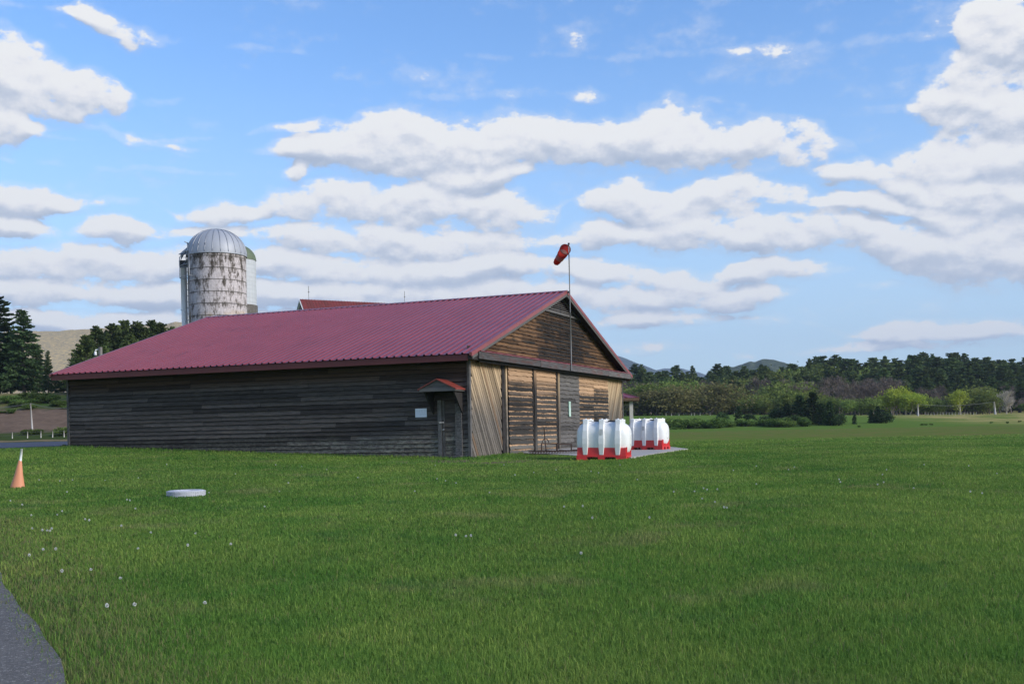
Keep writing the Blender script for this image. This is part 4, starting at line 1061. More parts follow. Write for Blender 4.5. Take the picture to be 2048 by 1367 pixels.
def old_barn():
    Y = 98.0; pk = at_px(600, 598, Y); pk2 = at_px(778, 607, Y + 4.5)
    d = Vector((pk2.x - pk.x, pk2.y - pk.y, 0)).normalized(); rz = math.atan2(d.y, d.x); gz = ground(pk.x, pk.y) - .3
    o = empty('old_barn', (pk.x, pk.y, gz), rz, 'white gabled old barn with a faded red tin roof rising behind the long roof', 'barn')
    H = pk.z - gz; hw = 5.0; drop = 5.4; Lb = 17.5
    slope = drop / hw
    mb = MB()
    for sg in (-1, 1):
        n = 60
        for i in range(n):
            x0, x1 = lerp(0, Lb, i / n), lerp(0, Lb, (i + 1) / n) ; hgt = .03
            for (xa, xb, h) in ((x0, x1 - .05, 0), (x1 - .05, x1, hgt)):
                mb.quad((xa, 0, H + h), (xb, 0, H + h), (xb, sg * (hw + .5), H - slope * (hw + .5) + h), (xa, sg * (hw + .5), H - slope * (hw + .5) + h))
    rf = mb.build('roof', M['oldroof'], o)
    for xx in (0.02, Lb - .02):
        mb = MB()
        for sg in (-1, 1): mb.beam((xx, sg * (hw + .5), H - slope * (hw + .5) - .12), (xx, 0, H - .12), .08, .22, up=(1, 0, 0))
        mb.build('verge_board', M['whitewall'], rf)
    for i in range(2):
        xr = (.85, 10.6)[i]
        mb = MB(); mb.tube([(xr, 0, H - .1), (xr, 0, H + 1.25)], .022, 5); mb.lathe([(0, 0), (.09, .07), (0, .16)], 8, (xr, 0, H + .62)); mb.build('lightning_rod', M['galv'], rf)
    mb = MB(); zt = H - .25; ze = H - slope * hw - .1
    for xx in (.55, Lb - .55):
        mb.v += [(xx, -hw, 0), (xx, hw, 0), (xx, hw, ze), (xx, 0, zt), (xx, -hw, ze)]; k = len(mb.v) - 5; mb.face([k, k + 1, k + 2, k + 3, k + 4])
    for sg in (-1, 1): mb.quad((.55, sg * hw, 0), (Lb - .55, sg * hw, 0), (Lb - .55, sg * hw, ze), (.55, sg * hw, ze))
    mb.build('wall', M['whitewall'], o)
    mb = MB(); mb.box(.47, .54, -.5, .5, H - 2.6, H - 1.4); mb.build('window', M['black'], o)
old_barn()

def pavilion():
    Y = 60.0; e = at_px(1276.5, 798.5, Y); ri = at_px(1228, 757, Y + 2.5); gz = ground(e.x, e.y)
    o = empty('pavilion', (e.x, e.y, gz), 0, 'open sided shelter with a maroon roof and wooden post beyond the barn corner', 'pavilion')
    h = e.z - gz; hr = ri.z - gz; w = 3.2
    mb = MB(); A, B, Cc, D = (0, -.3, h + .1), (0, 2 * w, h + .1), (-w, 2 * w - w, hr), (-w, w, hr)
    E_, F_ = (-2 * w, -.3, h + .1), (-2 * w, 2 * w, h + .1)
    n = 10
    for i in range(n):
        a, b = i / n, (i + 1) / n
        for side, (P0, P1, Q) in enumerate(((Vector((-2 * w, -.3, h + .1)), Vector((0, -.3, h + .1)), Vector((-w, w, hr))), (Vector((0, -.3, h + .1)), Vector((0, 2 * w + .3, h + .1)), Vector((-w, w, hr))), (Vector((0, 2 * w + .3, h + .1)), Vector((-2 * w, 2 * w + .3, h + .1)), Vector((-w, w, hr))), (Vector((-2 * w, 2 * w + .3, h + .1)), Vector((-2 * w, -.3, h + .1)), Vector((-w, w, hr))))):
            p, q = P0.lerp(P1, a), P0.lerp(P1, b); mb.tri(p, q, Q); 
            mb.beam(p, p.lerp(Q, .96), .04, .05)
    mb.build('roof', M['roof'], o)
    mb = MB()
    for (p, q) in (((-2 * w, -.28, h), (0, -.28, h)), ((0, -.28, h), (0, 2 * w + .28, h)), ((0, 2 * w + .28, h), (-2 * w, 2 * w + .28, h)), ((-2 * w, 2 * w + .28, h), (-2 * w, -.28, h))): mb.beam(p, q, .06, .17)
    mb.build('fascia', M['brownwood'], o)
    mb = MB(); mb.quad((-2 * w, -.25, h - .02), (0, -.25, h - .02), (0, 2 * w, h - .02), (-2 * w, 2 * w, h - .02)); mb.build('ceiling', M['darkwood'], o)
    px_ = at_px(1261.5, 820, Y + .2).x - e.x
    for (x, y) in ((px_, 0), (-2 * w - px_, 0), (px_, 2 * w), (-2 * w - px_, 2 * w)):
        mb = MB(); mb.box(x - .1, x + .1, y - .1, y + .1, -.4, h); mb.build('post', M['post'], o)
pavilion()

# ------------------------------------------------------------------ poles and fences
def pole(px, ytop, ybase, Y, r, label, lean, mat='polewood', arm=False):
    b = at_px(px, ybase, Y); t = at_px(px + lean, ytop, Y); d = t - b
    b.z = min(b.z, ground(b.x, b.y))
    o = empty('utility_pole', b, 0, label, 'pole')
    mb = MB(); mb.tube([(0, 0, -.3), tuple(t - b)], [r, r * .75], 10); mb.build('pole', M[mat], o)
    if arm:
        mb = MB(); tb = t - b; mb.beam((tb.x - .5, tb.y, tb.z - .15), (tb.x + .5, tb.y, tb.z - .15), .08, .1); mb.build('crossarm', M['bark'], o)
    return o, t
pL, tL = pole(65.5, 806, 860, 104.5, .085, 'leaning pale pole standing before the brown earth bank', -4.5)
p1, t1 = pole(1836.5, 808, 831, 205, .16, 'pale pole in the meadow before the bright green trees', -1)
p2, t2_ = pole(1991, 803, 826, 213, .2, 'leaning pale pole on the meadow crest beside the bare pale tree', -3)
def wire(a, b, name, label, r=.02, sag=.6):
    mb = MB(); pts = [Vector(a).lerp(Vector(b), k / 12) + Vector((0, 0, -sag * 4 * (k / 12) * (1 - k / 12))) for k in range(13)]
    o = mb; mb.tube(pts, r, 5); ob = mb.build(name, M['galv']); return tag(ob, label, 'wire')
wire(t1, t2_, 'overhead_wire', 'overhead wire between the two meadow poles', .022, .5)
wire(tL, at_px(-80, 818, 104), 'overhead_wire', 'dark wire running left from the leaning pole', .022, .2)
wire(tL, at_px(145, 814, 104), 'overhead_wire', 'dark wire running right from the leaning pole to the barn', .022, .25)
def lamp_post():
    b = at_px(201, 716, 72); 
    o = empty('yard_light', (b.x, b.y, ground(b.x, b.y)), 0, 'yard light on a short post poking up behind the left roof slope', 'yard light')
    gz = ground(b.x, b.y); tz = at_px(199, 694, 72).z - gz
    mb = MB(); mb.tube([(0, 0, 0), (0, 0, tz)], .14, 8); mb.build('post', M['polewood'], o)
    h = at_px(191, 706, 72) - Vector((b.x, b.y, gz))
    mb = MB(); mb.tube([(0, 0, h.z + .3), (h.x, 0, h.z + .2)], .04, 6); mb.lathe([(0, .14), (.07, .12), (.11, -.1), (.07, -.16), (0, -.17)], 10, (h.x, 0, h.z)); mb.build('lamp_head', M['white'], o)
lamp_post()
def fence(pts, h, r, label, wires=2, mat='post'):
    o = empty('wire_fence', (0, 0, 0), 0, label, 'fence')
    tops = []
    for (x, y) in pts:
        z = gtri(x, y); mb = MB(); k = random.uniform(-.03, .03)
        mb.tube([(x, y, z - .2), (x + k, y, z + h * random.uniform(.92, 1.05))], [r, r * .85], 7); mb.build('post', M[mat], o); tops.append((x, y, z))
    mb = MB()
    for w in range(wires):
        f = (w + 1) / wires * .9
        for a, b in zip(tops, tops[1:]): mb.tube([(a[0], a[1], a[2] + h * f), (b[0], b[1], b[2] + h * f)], .008, 3, False)
    mb.build('wire', M['galv'], o); return o
fence([(at_px(px, 870, 99).x, 99 + k * .1) for k, px in enumerate((-36, -6, 22.5, 52, 78, 100.5, 123, 146))], .62, .045, 'low wire fence with pale posts along the far side of the road')
fence([(at_px(px, 823, 214).x, 214) for px in np.linspace(1850, 1953, 18)], .62, .035, 'post fence along the crest of the dry meadow')
fence([(at_px(px, 826, 211).x, 211) for px in (1332, 1343, 1358, 1383, 1389, 1400, 1420)], .6, .04, 'wire fence with a pale gate section before the light green bushes')

# ------------------------------------------------------------------ vegetation prototypes
class Leaves:
    def __init__(s): s.c = []; s.sz = []; s.r = []; s.ax = []; s.asp = []
    def add(s, p, size, rnd, ax=None, asp=1.0): s.c.append(tuple(p)); s.sz.append(size); s.r.append(rnd); s.ax.append(tuple(ax) if ax is not None else (0, 0, 0)); s.asp.append(asp)
    def build(s, name, mat, parent, rng):
        n = len(s.c); C = np.array(s.c); Z = np.array(s.sz)[:, None]; ax = np.array(s.ax); asp = np.array(s.asp)[:, None]
        a = rng.normal(size=(n, 3)); a /= np.linalg.norm(a, axis=1)[:, None]
        has = (np.abs(ax).sum(1) > 0)[:, None]; a = np.where(has, ax / np.maximum(np.linalg.norm(ax, axis=1)[:, None], 1e-6), a)
        b = np.cross(a, rng.normal(size=(n, 3))); b /= np.maximum(np.linalg.norm(b, axis=1)[:, None], 1e-6)
        V = np.stack([C - a * Z * asp, C + b * Z * .5 , C + a * Z * asp, C - b * Z * .5], 1).reshape(-1, 3)
        me = bpy.data.meshes.new(name); me.vertices.add(4 * n); me.vertices.foreach_set('co', V.ravel().astype(np.float32))
        me.loops.add(4 * n); me.loops.foreach_set('vertex_index', np.arange(4 * n, dtype=np.int32))
        me.polygons.add(n); me.polygons.foreach_set('loop_start', np.arange(0, 4 * n, 4, dtype=np.int32)); 
        me.materials.append(mat); me.update(calc_edges=True)
        at = me.attributes.new('rnd', 'FLOAT', 'FACE'); at.data.foreach_set('value', np.array(s.r, np.float32))
        o = bpy.data.objects.new(name, me); COL.objects.link(o); o.parent = parent; return o

def proto(name):
    o = bpy.data.objects.new(name, None); COL.objects.link(o); o.empty_display_size = .3; return o
def pine(seed, H=15., dens=1.0, leaf=.42, spread=.21, clear=.25, mat='pine', name='pine_tree', droop=.1, irregular=.5):
    rg = random.Random(seed); nr = np.random.default_rng(seed); o = proto(name); tb = MB()
    bend = [(rg.uniform(-.02, .02) * H * k / 6, rg.uniform(-.02, .02) * H * k / 6, H * k / 6) for k in range(7)]
    tb.tube(bend, [H * .017 * (1 - .9 * k / 6) + .02 for k in range(7)], 7, False)
    lv = Leaves(); z = H * clear; lev = 0
    while z < H * .985:
        t = z / H; rad = H * spread * ((1 - t) / (1 - clear)) ** .72 + .25
        if t < clear + .12: rad *= .65 + .35 * (t - clear) / .12
        nb = rg.randint(4, 6)
        for k in range(nb):
            if rg.random() < .14 * irregular * 2: continue
            a = 2 * math.pi * (k + rg.random() * .9) / nb + lev * .9; Lb = rad * rg.uniform(1 - irregular, 1.12)
            up = lerp(-droop, .45, t ** 2) + rg.uniform(-.1, .1); bx, by = interp([(q[2], q[0]) for q in bend], z), interp([(q[2], q[1]) for q in bend], z)
            tip = Vector((bx + math.cos(a) * Lb, by + math.sin(a) * Lb, z + up * Lb)); base = Vector((bx, by, z))
            tb.tube([base, tip], [.012 * Lb + .02, .01], 3, False)
            m = max(4, int(Lb * 6.5 * dens)); shade = rg.uniform(-.2, .2)
            for q in range(m):
                f = (q + rg.random()) / m; f = .18 + .82 * f ** .8
                c = base.lerp(tip, f); w = Lb * .26 * (1.1 - .5 * f) * .9
                for _ in range(3):
                    p = c + Vector((rg.gauss(0, w * .6), rg.gauss(0, w * .6), rg.gauss(.02, w * .32)))
                    dirv = (tip - base).normalized() + Vector((rg.gauss(0, .5), rg.gauss(0, .5), rg.gauss(.1, .35)))
                    lv.add(p, leaf * rg.uniform(.6, 1.15), min(1, max(0, .45 + shade + rg.gauss(0, .22))), dirv, .75)
        z += H * .035 * rg.uniform(.75, 1.3) * (1.15 - .45 * t); lev += 1
    for k in range(10): lv.add((bend[-1][0] + rg.gauss(0, .1), bend[-1][1] + rg.gauss(0, .1), H * (.955 + .045 * rg.random())), leaf * .6, .6, (rg.gauss(0, .3), rg.gauss(0, .3), 1), .9)
    tb.build('trunk', M['bark'], o); lv.build('crown', M[mat], o, nr); o['H'] = H; return o
def skeleton(tb, rg, p, d, L0, r, depth, ends, curve=.25, spread=.6, minr=.012, sides=5):
    segs = 3; pts = [p]; rad = [r]; dd = d.copy()
    for k in range(segs):
        dd = (dd + Vector((rg.gauss(0, curve), rg.gauss(0, curve), rg.gauss(.05, curve * .6))) * .4).normalized(); pts.append(pts[-1] + dd * L0 / segs); rad.append(max(minr, r * (1 - .4 * (k + 1) / segs)))
    tb.tube(pts, rad, sides if depth > 2 else 3, False)
    if depth == 0: ends.append((pts[-1], dd)); return
    ends.append((pts[-1], dd)) if depth <= 1 else None
    for k in range(rg.randint(2, 3) if depth > 1 else 3):
        ax = Vector((rg.gauss(0, 1), rg.gauss(0, 1), rg.gauss(.25, .6))).normalized(); nd = (dd + ax * spread).normalized(); 
        skeleton(tb, rg, pts[-1 if k else -1 - (rg.random() < .3)], nd, L0 * rg.uniform(.62, .85), rad[-1] * .72, depth - 1, ends, curve, spread, minr, sides)
    if depth > 2:
        for q in pts[1:-1]:
            if rg.random() < .7:
                ax = Vector((rg.gauss(0, 1), rg.gauss(0, 1), .3)).normalized(); skeleton(tb, rg, q, (dd * .5 + ax).normalized(), L0 * .6, rad[-1] * .5, depth - 2, ends, curve, spread, minr, sides)
def broadleaf(seed, H=8., leaf=.22, per=14, clump=.7, mat='spring', name='leafy_tree', bark='bark', depth=4, stems=1, spread=.62, gap=0.):
    rg = random.Random(seed); nr = np.random.default_rng(seed); o = proto(name); tb = MB(); ends = []
    for s_ in range(stems):
        d = Vector((rg.gauss(0, .12 + .25 * (stems > 1)), rg.gauss(0, .12 + .25 * (stems > 1)), 1)).normalized()
        skeleton(tb, rg, Vector((rg.gauss(0, .25) * (stems > 1), rg.gauss(0, .25) * (stems > 1), -.1)), d, H * (.30 if stems == 1 else .26), H * .022 / stems ** .4, depth, ends, .25, spread)
    top = max(e[0].z for e in ends); k = H / top
    for i, v in enumerate(tb.v): tb.v[i] = (v[0] * k, v[1] * k, v[2] * k)
    tb.build('trunk', M[bark], o)
    if per:
        lv = Leaves()
        for (e, d) in ends:
            if rg.random() < gap: continue
            sh = rg.uniform(-.25, .25)
            for _ in range(per):
                q = e * k + Vector((rg.gauss(0, clump), rg.gauss(0, clump), rg.gauss(0, clump * .7))); q.z = max(q.z, .15)
                lv.add(q, leaf * rg.uniform(.6, 1.2), min(1, max(0, .5 + sh + rg.gauss(0, .2))))
        lv.build('crown', M[mat], o, nr)
    o['H'] = H; return o
def bare(seed, H=10., name='bare_tree', bark='twig', depth=5, spread=.5, minr=.03, r0=.018):
    rg = random.Random(seed); nr = np.random.default_rng(seed); o = proto(name); tb = MB(); ends = []
    skeleton(tb, rg, Vector((0, 0, -.1)), Vector((rg.gauss(0, .05), rg.gauss(0, .05), 1)), H * .27, H * r0, depth, ends, .22, spread, minr)
    top = max(e[0].z for e in ends); k = H / top
    tb.v = [(v[0] * k, v[1] * k, v[2] * k) for v in tb.v]
    tb.build('trunk', M[bark], o)
    lv = Leaves()
    for (e, d) in ends:
        for _ in range(5): lv.add(e * k + Vector((rg.gauss(0, .3), rg.gauss(0, .3), rg.gauss(.1, .3))), rg.uniform(.35, .6), rg.random(), d + Vector((rg.gauss(0, .5), rg.gauss(0, .5), rg.gauss(.2, .4))), 1.0)
    # twigs: very slim blades
    cr = lv.build('crown', M['twig'] if bark == 'twig' else M[bark], o, nr)
    n = len(lv.c); co = np.empty(n * 12, np.float32); cr.data.vertices.foreach_get('co', co); co = co.reshape(n, 4, 3)
    mid = (co[:, 0] + co[:, 2]) / 2; co[:, 1] = mid + (co[:, 1] - mid) * .16; co[:, 3] = mid + (co[:, 3] - mid) * .16
    cr.data.vertices.foreach_set('co', co.ravel()); o['H'] = H; return o
def bush(seed, H=2.5, Wd=1.6, leaf=.14, n=1500, mat='shrub', name='shrub', lobes=9):
    rg = random.Random(seed); nr = np.random.default_rng(seed); o = proto(name); lv = Leaves(); tb = MB()
    for k in range(lobes):
        a = rg.uniform(0, 6.28); rr = Wd * .62 * math.sqrt(rg.random()); c = Vector((math.cos(a) * rr, math.sin(a) * rr, H * rg.uniform(.28, .72) * (1 - .35 * rr / Wd))); s = H * rg.uniform(.17, .3); sh = rg.uniform(-.25, .25)
        tb.tube([(c.x * .2, c.y * .2, 0), tuple(c)], [.05, .02], 4, False)
        for _ in range(n // lobes):
            d = Vector((rg.gauss(0, 1), rg.gauss(0, 1), rg.gauss(.1, 1))).normalized() * s * rg.uniform(.45, 1.25); d.z *= .9
            p = c + d; p.z = max(p.z, .02)
            lv.add(p, leaf * rg.uniform(.6, 1.2), min(1, max(0, .45 + sh + .25 * d.z / s + rg.gauss(0, .18))))
    tb.build('trunk', M['bark'], o); lv.build('crown', M[mat], o, nr); o['H'] = H; return o

USED = set()
COUNT = {}
def place(pr, x, y, H, label, cat, group=None, wide=1.0, rz=None, z=None):
    o = pr if pr.name not in USED else copy_tree(pr)
    USED.add(pr.name)
    s = H / pr['H']; o.scale = (s * wide, s * wide, s); o.location = (x, y, (ground(x, y) if z is None else z) - .05); o.rotation_euler = (0, 0, random.uniform(0, 6.28) if rz is None else rz)
    tag(o, label, cat, group); return o
def place_px(pr, px, ytop, Y, label, cat, group=None, wide=1.0):
    t = at_px(px, ytop, Y); return place(pr, t.x, Y, max(.3, t.z - ground(t.x, Y)), label, cat, group, wide)

pines = [pine(s, 15, 1.5, .44, .23, .12) for s in (1, 2, 3, 4, 5)]
spruces = [pine(s, 15, 2.3, .30, .22, .1, 'spruce', 'spruce_tree', .28, .3) for s in (11, 12, 13)]
nearpines = [pine(s, 14, 1.8, .36, .34, .12, 'pine', 'pine_tree', -.1, .4) for s in (21, 22, 23)]
springs = [broadleaf(s, 6.5, .30, 11, .85, 'spring', 'leafy_bush', 'bark', 4, 3, .7, .12) for s in (31, 32, 33, 34)]
brights = [broadleaf(s, 7, .30, 15, .75, 'bright', 'leafy_tree', 'palebark', 4, k, .75, .0) for s, k in ((41, 3), (42, 3), (44, 3), (43, 1))]
bares = [bare(s, 11, depth=5) for s in (51, 52, 53, 54)]
pale = bare(61, 6.5, 'bare_tree', 'palebark', 5, .62, .03, .024)
shrubs = [bush(s, 2.2, 1.6) for s in (71, 72, 73)]
junipers = [bush(s, 4.5, 2.0, .22, 2200, 'juniper', 'evergreen_shrub', 14) for s in (81, 82, 83)]
conelets = [pine(s, 5, .8, .30, .30, .03, 'juniper', 'evergreen_shrub', .0, .4) for s in (91, 92)]

# left hand conifers on the bank
g = 'conifers at the top of the earth bank'
place_px(spruces[0], -8, 584, 136, 'tallest dark spruce at the left, running up past the others', 'tree', g, 1.4)
place_px(spruces[1], 45, 617, 134, 'dark spruce with a bare lower trunk standing right of the tallest one', 'tree', g, 1.25)
place_px(spruces[2], 95, 700, 132, 'small slim spruce between the tall spruces and the barn', 'tree', g, .8)
place_px(spruces[0], -52, 620, 145, 'dark spruce cut by the edge of the picture', 'tree', g, 1.1)
place_px(spruces[1], 20, 660, 150, 'shorter spruce standing behind the two tall ones', 'tree', g, 1.3)
place_px(spruces[2], 72, 690, 152, 'short spruce in the gap behind the slim one', 'tree', g, 1.2)
place_px(spruces[0], 126, 738, 130, 'low dark spruce right at the barn roof corner', 'tree', g, 1.5)
place_px(spruces[1], 110, 742, 146, 'low spruce in shade behind the barn roof corner', 'tree', g, 1.6)
g = 'pines behind the left roof slope'
pl = [(172, 668, 128, 'pine at the left end of the clump, its branches reaching over the roof corner', 1.15), (192, 650, 134, 'ragged topped pine second from the left of the clump', 1.0), (222, 646, 138, 'broad pine in the left middle of the clump', 1.1),
      (245, 638, 142, 'tallest pine in the middle of the clump', 1.05), (272, 641, 140, 'dense pine just right of the clump\'s tallest', 1.1), (300, 640, 145, 'dark pine in the right middle of the clump', 1.05), (322, 643, 140, 'pine second from the right end of the clump', 1.0), (343, 652, 145, 'pine at the right end of the clump, nearest the silo pipe', .85), (258, 668, 128, 'lighter green pine standing in front of the clump', 1.15), (150, 715, 126, 'low spreading pine at the foot of the clump beside the roof edge', 1.4), (205, 690, 126, 'lower pine filling the front of the clump above the roof', 1.3), (310, 672, 128, 'lower pine in front at the right of the clump', 1.2)]
for i, (px, yt, Y, lab, w) in enumerate(pl): place_px(nearpines[i % 3], px, yt, Y, lab, 'tree', g, w)
g = 'shrubs on the earth bank'
sh = [(74, 782, 121, 1.7, 'largest rounded green shrub on the bank above the leaning pole'), (92, 788, 120, 1.3, 'green shrub right of the largest one on the bank'), (50, 795, 119, 1.6, 'spreading shrub left of the largest one'), (20, 790, 121, 1.8, 'shrub near the left edge on the bank top'), (25, 818, 114.5, 1.1, 'dark bush low on the bare earth, left of the pole'), (4, 822, 114.5, 1.2, 'dark bush at the left edge on the bare earth'), (120, 800, 118, 1.6, 'light green shrub on the bank by the barn corner'), (132, 812, 116, 1.5, 'shrub half behind the barn corner'), (108, 806, 118, 1.2, 'small shrub between the large one and the barn'), (66, 857, 104, 1.5, 'leafy weed clump at the foot of the leaning pole'), (133, 853, 102, 1.4, 'bright leafy clump at the foot of the bank beside the barn'), (35, 801, 118, 1.5, 'low shrub on the bank between two larger ones'), (60, 806, 116.5, 1.3, 'small bush by the top of the leaning pole')]
for i, (px, yt, Y, w, lab) in enumerate(sh): place_px(shrubs[i % 3], px, yt - 4, Y, lab, 'shrub', g, w * 1.45)

# far wood on the right
TOPS = [(1230, 752), (1262, 740), (1282, 734), (1320, 741), (1360, 740), (1400, 743), (1440, 739), (1490, 738), (1540, 736), (1590, 730), (1640, 722), (1690, 718), (1740, 722), (1780, 718), (1820, 713), (1900, 713), (1960, 717), (2010, 720), (2080, 724)]
rg = random.Random(5)
g = 'pines of the far wood'
zone = lambda px: 'behind the pale thicket' if px < 1460 else ('behind the dark evergreen shrubs' if px < 1610 else ('behind the grey bare trees' if px < 1790 else ('behind the bright green trees' if px < 1900 else 'above the dry meadow')))
for row, (Y, dy, n) in enumerate(((365, -3, 52), (330, 5, 56), (300, 18, 50), (275, 36, 48), (258, 52, 44))):
    for k in range(n):
        px = lerp(1215, 2085, (k + rg.uniform(.1, .9)) / n)
        if row >= 3 and 1610 < px < 1790 and rg.random() < .75: continue
        yt = interp(TOPS, px) + dy + rg.uniform(-9, 12) * (1.2 if row == 0 else 1)
        nm = ('tall dark pine on the skyline of the far wood, ' if row == 0 else 'dark pine inside the far wood, ') + zone(px)
        place_px(pines[rg.randint(0, 4)], px, yt, Y + rg.uniform(-10, 10), nm, 'tree', 'pines of the far wood, ' + zone(px) + (', skyline' if row == 0 else ', inner'), rg.uniform(1.2, 1.8) * (1.0 if row == 0 else 1.15))
for (px, yt) in ((1284, 728), (1385, 731), (1445, 733), (1521, 728), (1617, 716), (1660, 715), (1680, 713), (1770, 711), (1818, 709), (1838, 708), (1865, 707), (1915, 712), (1968, 714)):
    place_px(pines[rg.randint(0, 4)], px, yt, 350, 'pine tip clear above the far wood skyline, ' + zone(px), 'tree', 'pines of the far wood with tips above the skyline, ' + zone(px), .8)
olives = [broadleaf(s, 6.5, .28, 7, .9, 'olive', 'leafy_bush', 'bark', 4, 3, .7, .2) for s in (35, 36)]
for k in range(40):
    px = lerp(1240, 1615, (k + rg.random()) / 40); yt = rg.uniform(768, 806)
    ol = rg.random() < .4
    place_px(olives[k % 2] if ol else springs[k % 4], px, yt, rg.uniform(222, 248), 'olive brown bush in the thicket at the foot of the far wood' if ol else 'pale yellow green bush in the thicket at the foot of the far wood', 'bush', 'olive bushes along the foot of the far wood' if ol else 'pale bushes along the foot of the far wood', rg.uniform(1.0, 1.7))
for k in range(24):
    px = lerp(1590, 1800, (k + rg.random()) / 24); yt = rg.uniform(752, 792)
    place_px(bares[k % 4], px, yt, rg.uniform(228, 262), 'bare grey brown tree before the pines, left of the bright green trees', 'tree', 'bare trees left of the bright green trees', rg.uniform(1.0, 1.4))
for k in range(20):
    px = lerp(1845, 2075, (k + rg.random()) / 20); yt = rg.uniform(772, 798)
    place_px(bares[k % 4], px, yt, rg.uniform(228, 262), 'bare dark brown tree before the pines, above the dry meadow', 'tree', 'bare trees above the dry meadow', rg.uniform(1.0, 1.4))
for k, px in enumerate((1252, 1270, 1300, 1420, 1500, 1560)):
    place_px(bares[k % 4], px, rg.uniform(752, 768), 258, 'bare greyish tree rising out of the pale thicket', 'tree', 'bare trees in the pale thicket', 1.2)
for px, yt in ((1545, 742), (1585, 738), (1640, 730), (1710, 735), (1480, 752), (1835, 738)):
    place_px(springs[2], px, yt + 9, 318, 'mid green broadleaved crown among the pines of the far wood, ' + zone(px), 'tree', 'broadleaved trees among the far pines', 1.0)
place_px(brights[0], 1790, 778, 224, 'tallest bright yellow green tree beside the pole', 'tree', 'bright young leaved trees', 1.05)
place_px(brights[1], 1812, 788, 221, 'rounded bright yellow green tree in the middle of the bright group', 'tree', 'bright young leaved trees', 1.1)
place_px(brights[2], 1832, 789, 223, 'bright yellow green tree directly behind the pole', 'tree', 'bright young leaved trees', .9)
place_px(brights[3], 1919, 784, 219, 'single round yellow green tree with a pale trunk on the meadow crest', 'tree', 'bright young leaved trees', 1.05)
sp = [(1947, 778, 230, 'dull green tree behind the single yellow green one', 1.6), (1962, 790, 226, 'small dull green tree left of the leaning meadow pole', 1.3), (1858, 797, 222, 'greyish green bush right of the pole', 1.5), (1872, 806, 219, 'low greyish green bush at the fence', 1.5), (1975, 792, 224, 'thin many stemmed tree beside the leaning pole', 1.0), (1650, 798, 215, 'pale green bush by the bare trees', 1.4), (1700, 800, 214, 'pale tan bush below the bare trees', 1.3), (1740, 797, 214, 'pale green bush beside the dark shrub', 1.3), (1625, 790, 220, 'pale yellowish bush at the thicket end', 1.4)]
for i, (px, yt, Y, lab, w) in enumerate(sp): place_px(springs[i % 4], px, yt, Y, lab, 'bush', 'bushes along the meadow crest', w)
place_px(pale, 2012, 783, 216, 'pale bare tree with a rounded crown on the meadow crest', 'tree', None, 1.15)
place_px(shrubs[0], 2060, 800, 218, 'dark green bush at the right edge under the wood', 'shrub', None, 1.6)
g = 'dark evergreen shrubs on the near bank'
jn = [(1446, 818, 172, 'dark evergreen shrub at the left end of the row', 1.0, 0), (1476, 812, 171, 'dark evergreen shrub second from the left of the row', 1.0, 1), (1500, 822, 166, 'low dark shrub between taller ones in the row', 1.4, 0), (1530, 826, 166, 'low wide green shrub in the middle of the row', 1.5, 0), (1555, 812, 170, 'pale tipped shrub in the middle of the row', 1.2, 0), (1574, 806, 168, 'pointed evergreen shrub left of the tallest', 1.0, 1), (1600, 790, 168, 'tallest dark evergreen in the row', 1.15, 1), (1624, 785, 166, 'tall dark evergreen just right of the tallest', 1.1, 1), (1642, 806, 163, 'broad dark evergreen right of the tall pair', 1.2, 1), (1660, 803, 161, 'dark pointed evergreen near the right end of the row', 1.0, 1), (1676, 822, 160, 'rounded green shrub closing the row at the right', 1.2, 0), (1612, 832, 160, 'low green shrub at the front foot of the tallest evergreens', 1.5, 0), (1709, 828, 164, 'small dark evergreen standing alone by the bare soil', 1.0, 1), (1756, 812, 166, 'dark rounded evergreen alone right of the bare soil', 1.0, 1), (1772, 818, 166, 'dark evergreen touching the lone rounded one', 1.2, 0), (1742, 818, 167, 'dark evergreen on the left side of the lone rounded one', 1.0, 1), (1590, 826, 163, 'low shrub before the middle of the row', 1.5, 0)]
for i, (px, yt, Y, lab, w, kind) in enumerate(jn): place_px((junipers if kind == 0 else conelets)[i % (3 if kind == 0 else 2)], px, yt, Y, lab, 'evergreen shrub', g, w)
for k in range(26):
    px = lerp(1338, 1610, (k + rg.random()) / 26)
    place_px(shrubs[k % 3], px, rg.uniform(827, 841), rg.uniform(158, 168), 'low green weedy shrub along the foot of the near bank', 'shrub', 'low shrubs along the foot of the near bank', rg.uniform(1.3, 2.2))
g = 'dark weed clumps in the far field'
for k, (px, py) in enumerate(((1845, 850), (1852, 850), (1862, 849.5), (1983, 846), (2014, 846), (2040, 843.5), (1718, 854), (1410, 856))):
    p = on_ground(px, py); place(shrubs[k % 3], p.x, p.y, .4, 'tiny dark weed clump at the edge of the far field', 'weed', g, 1.1)

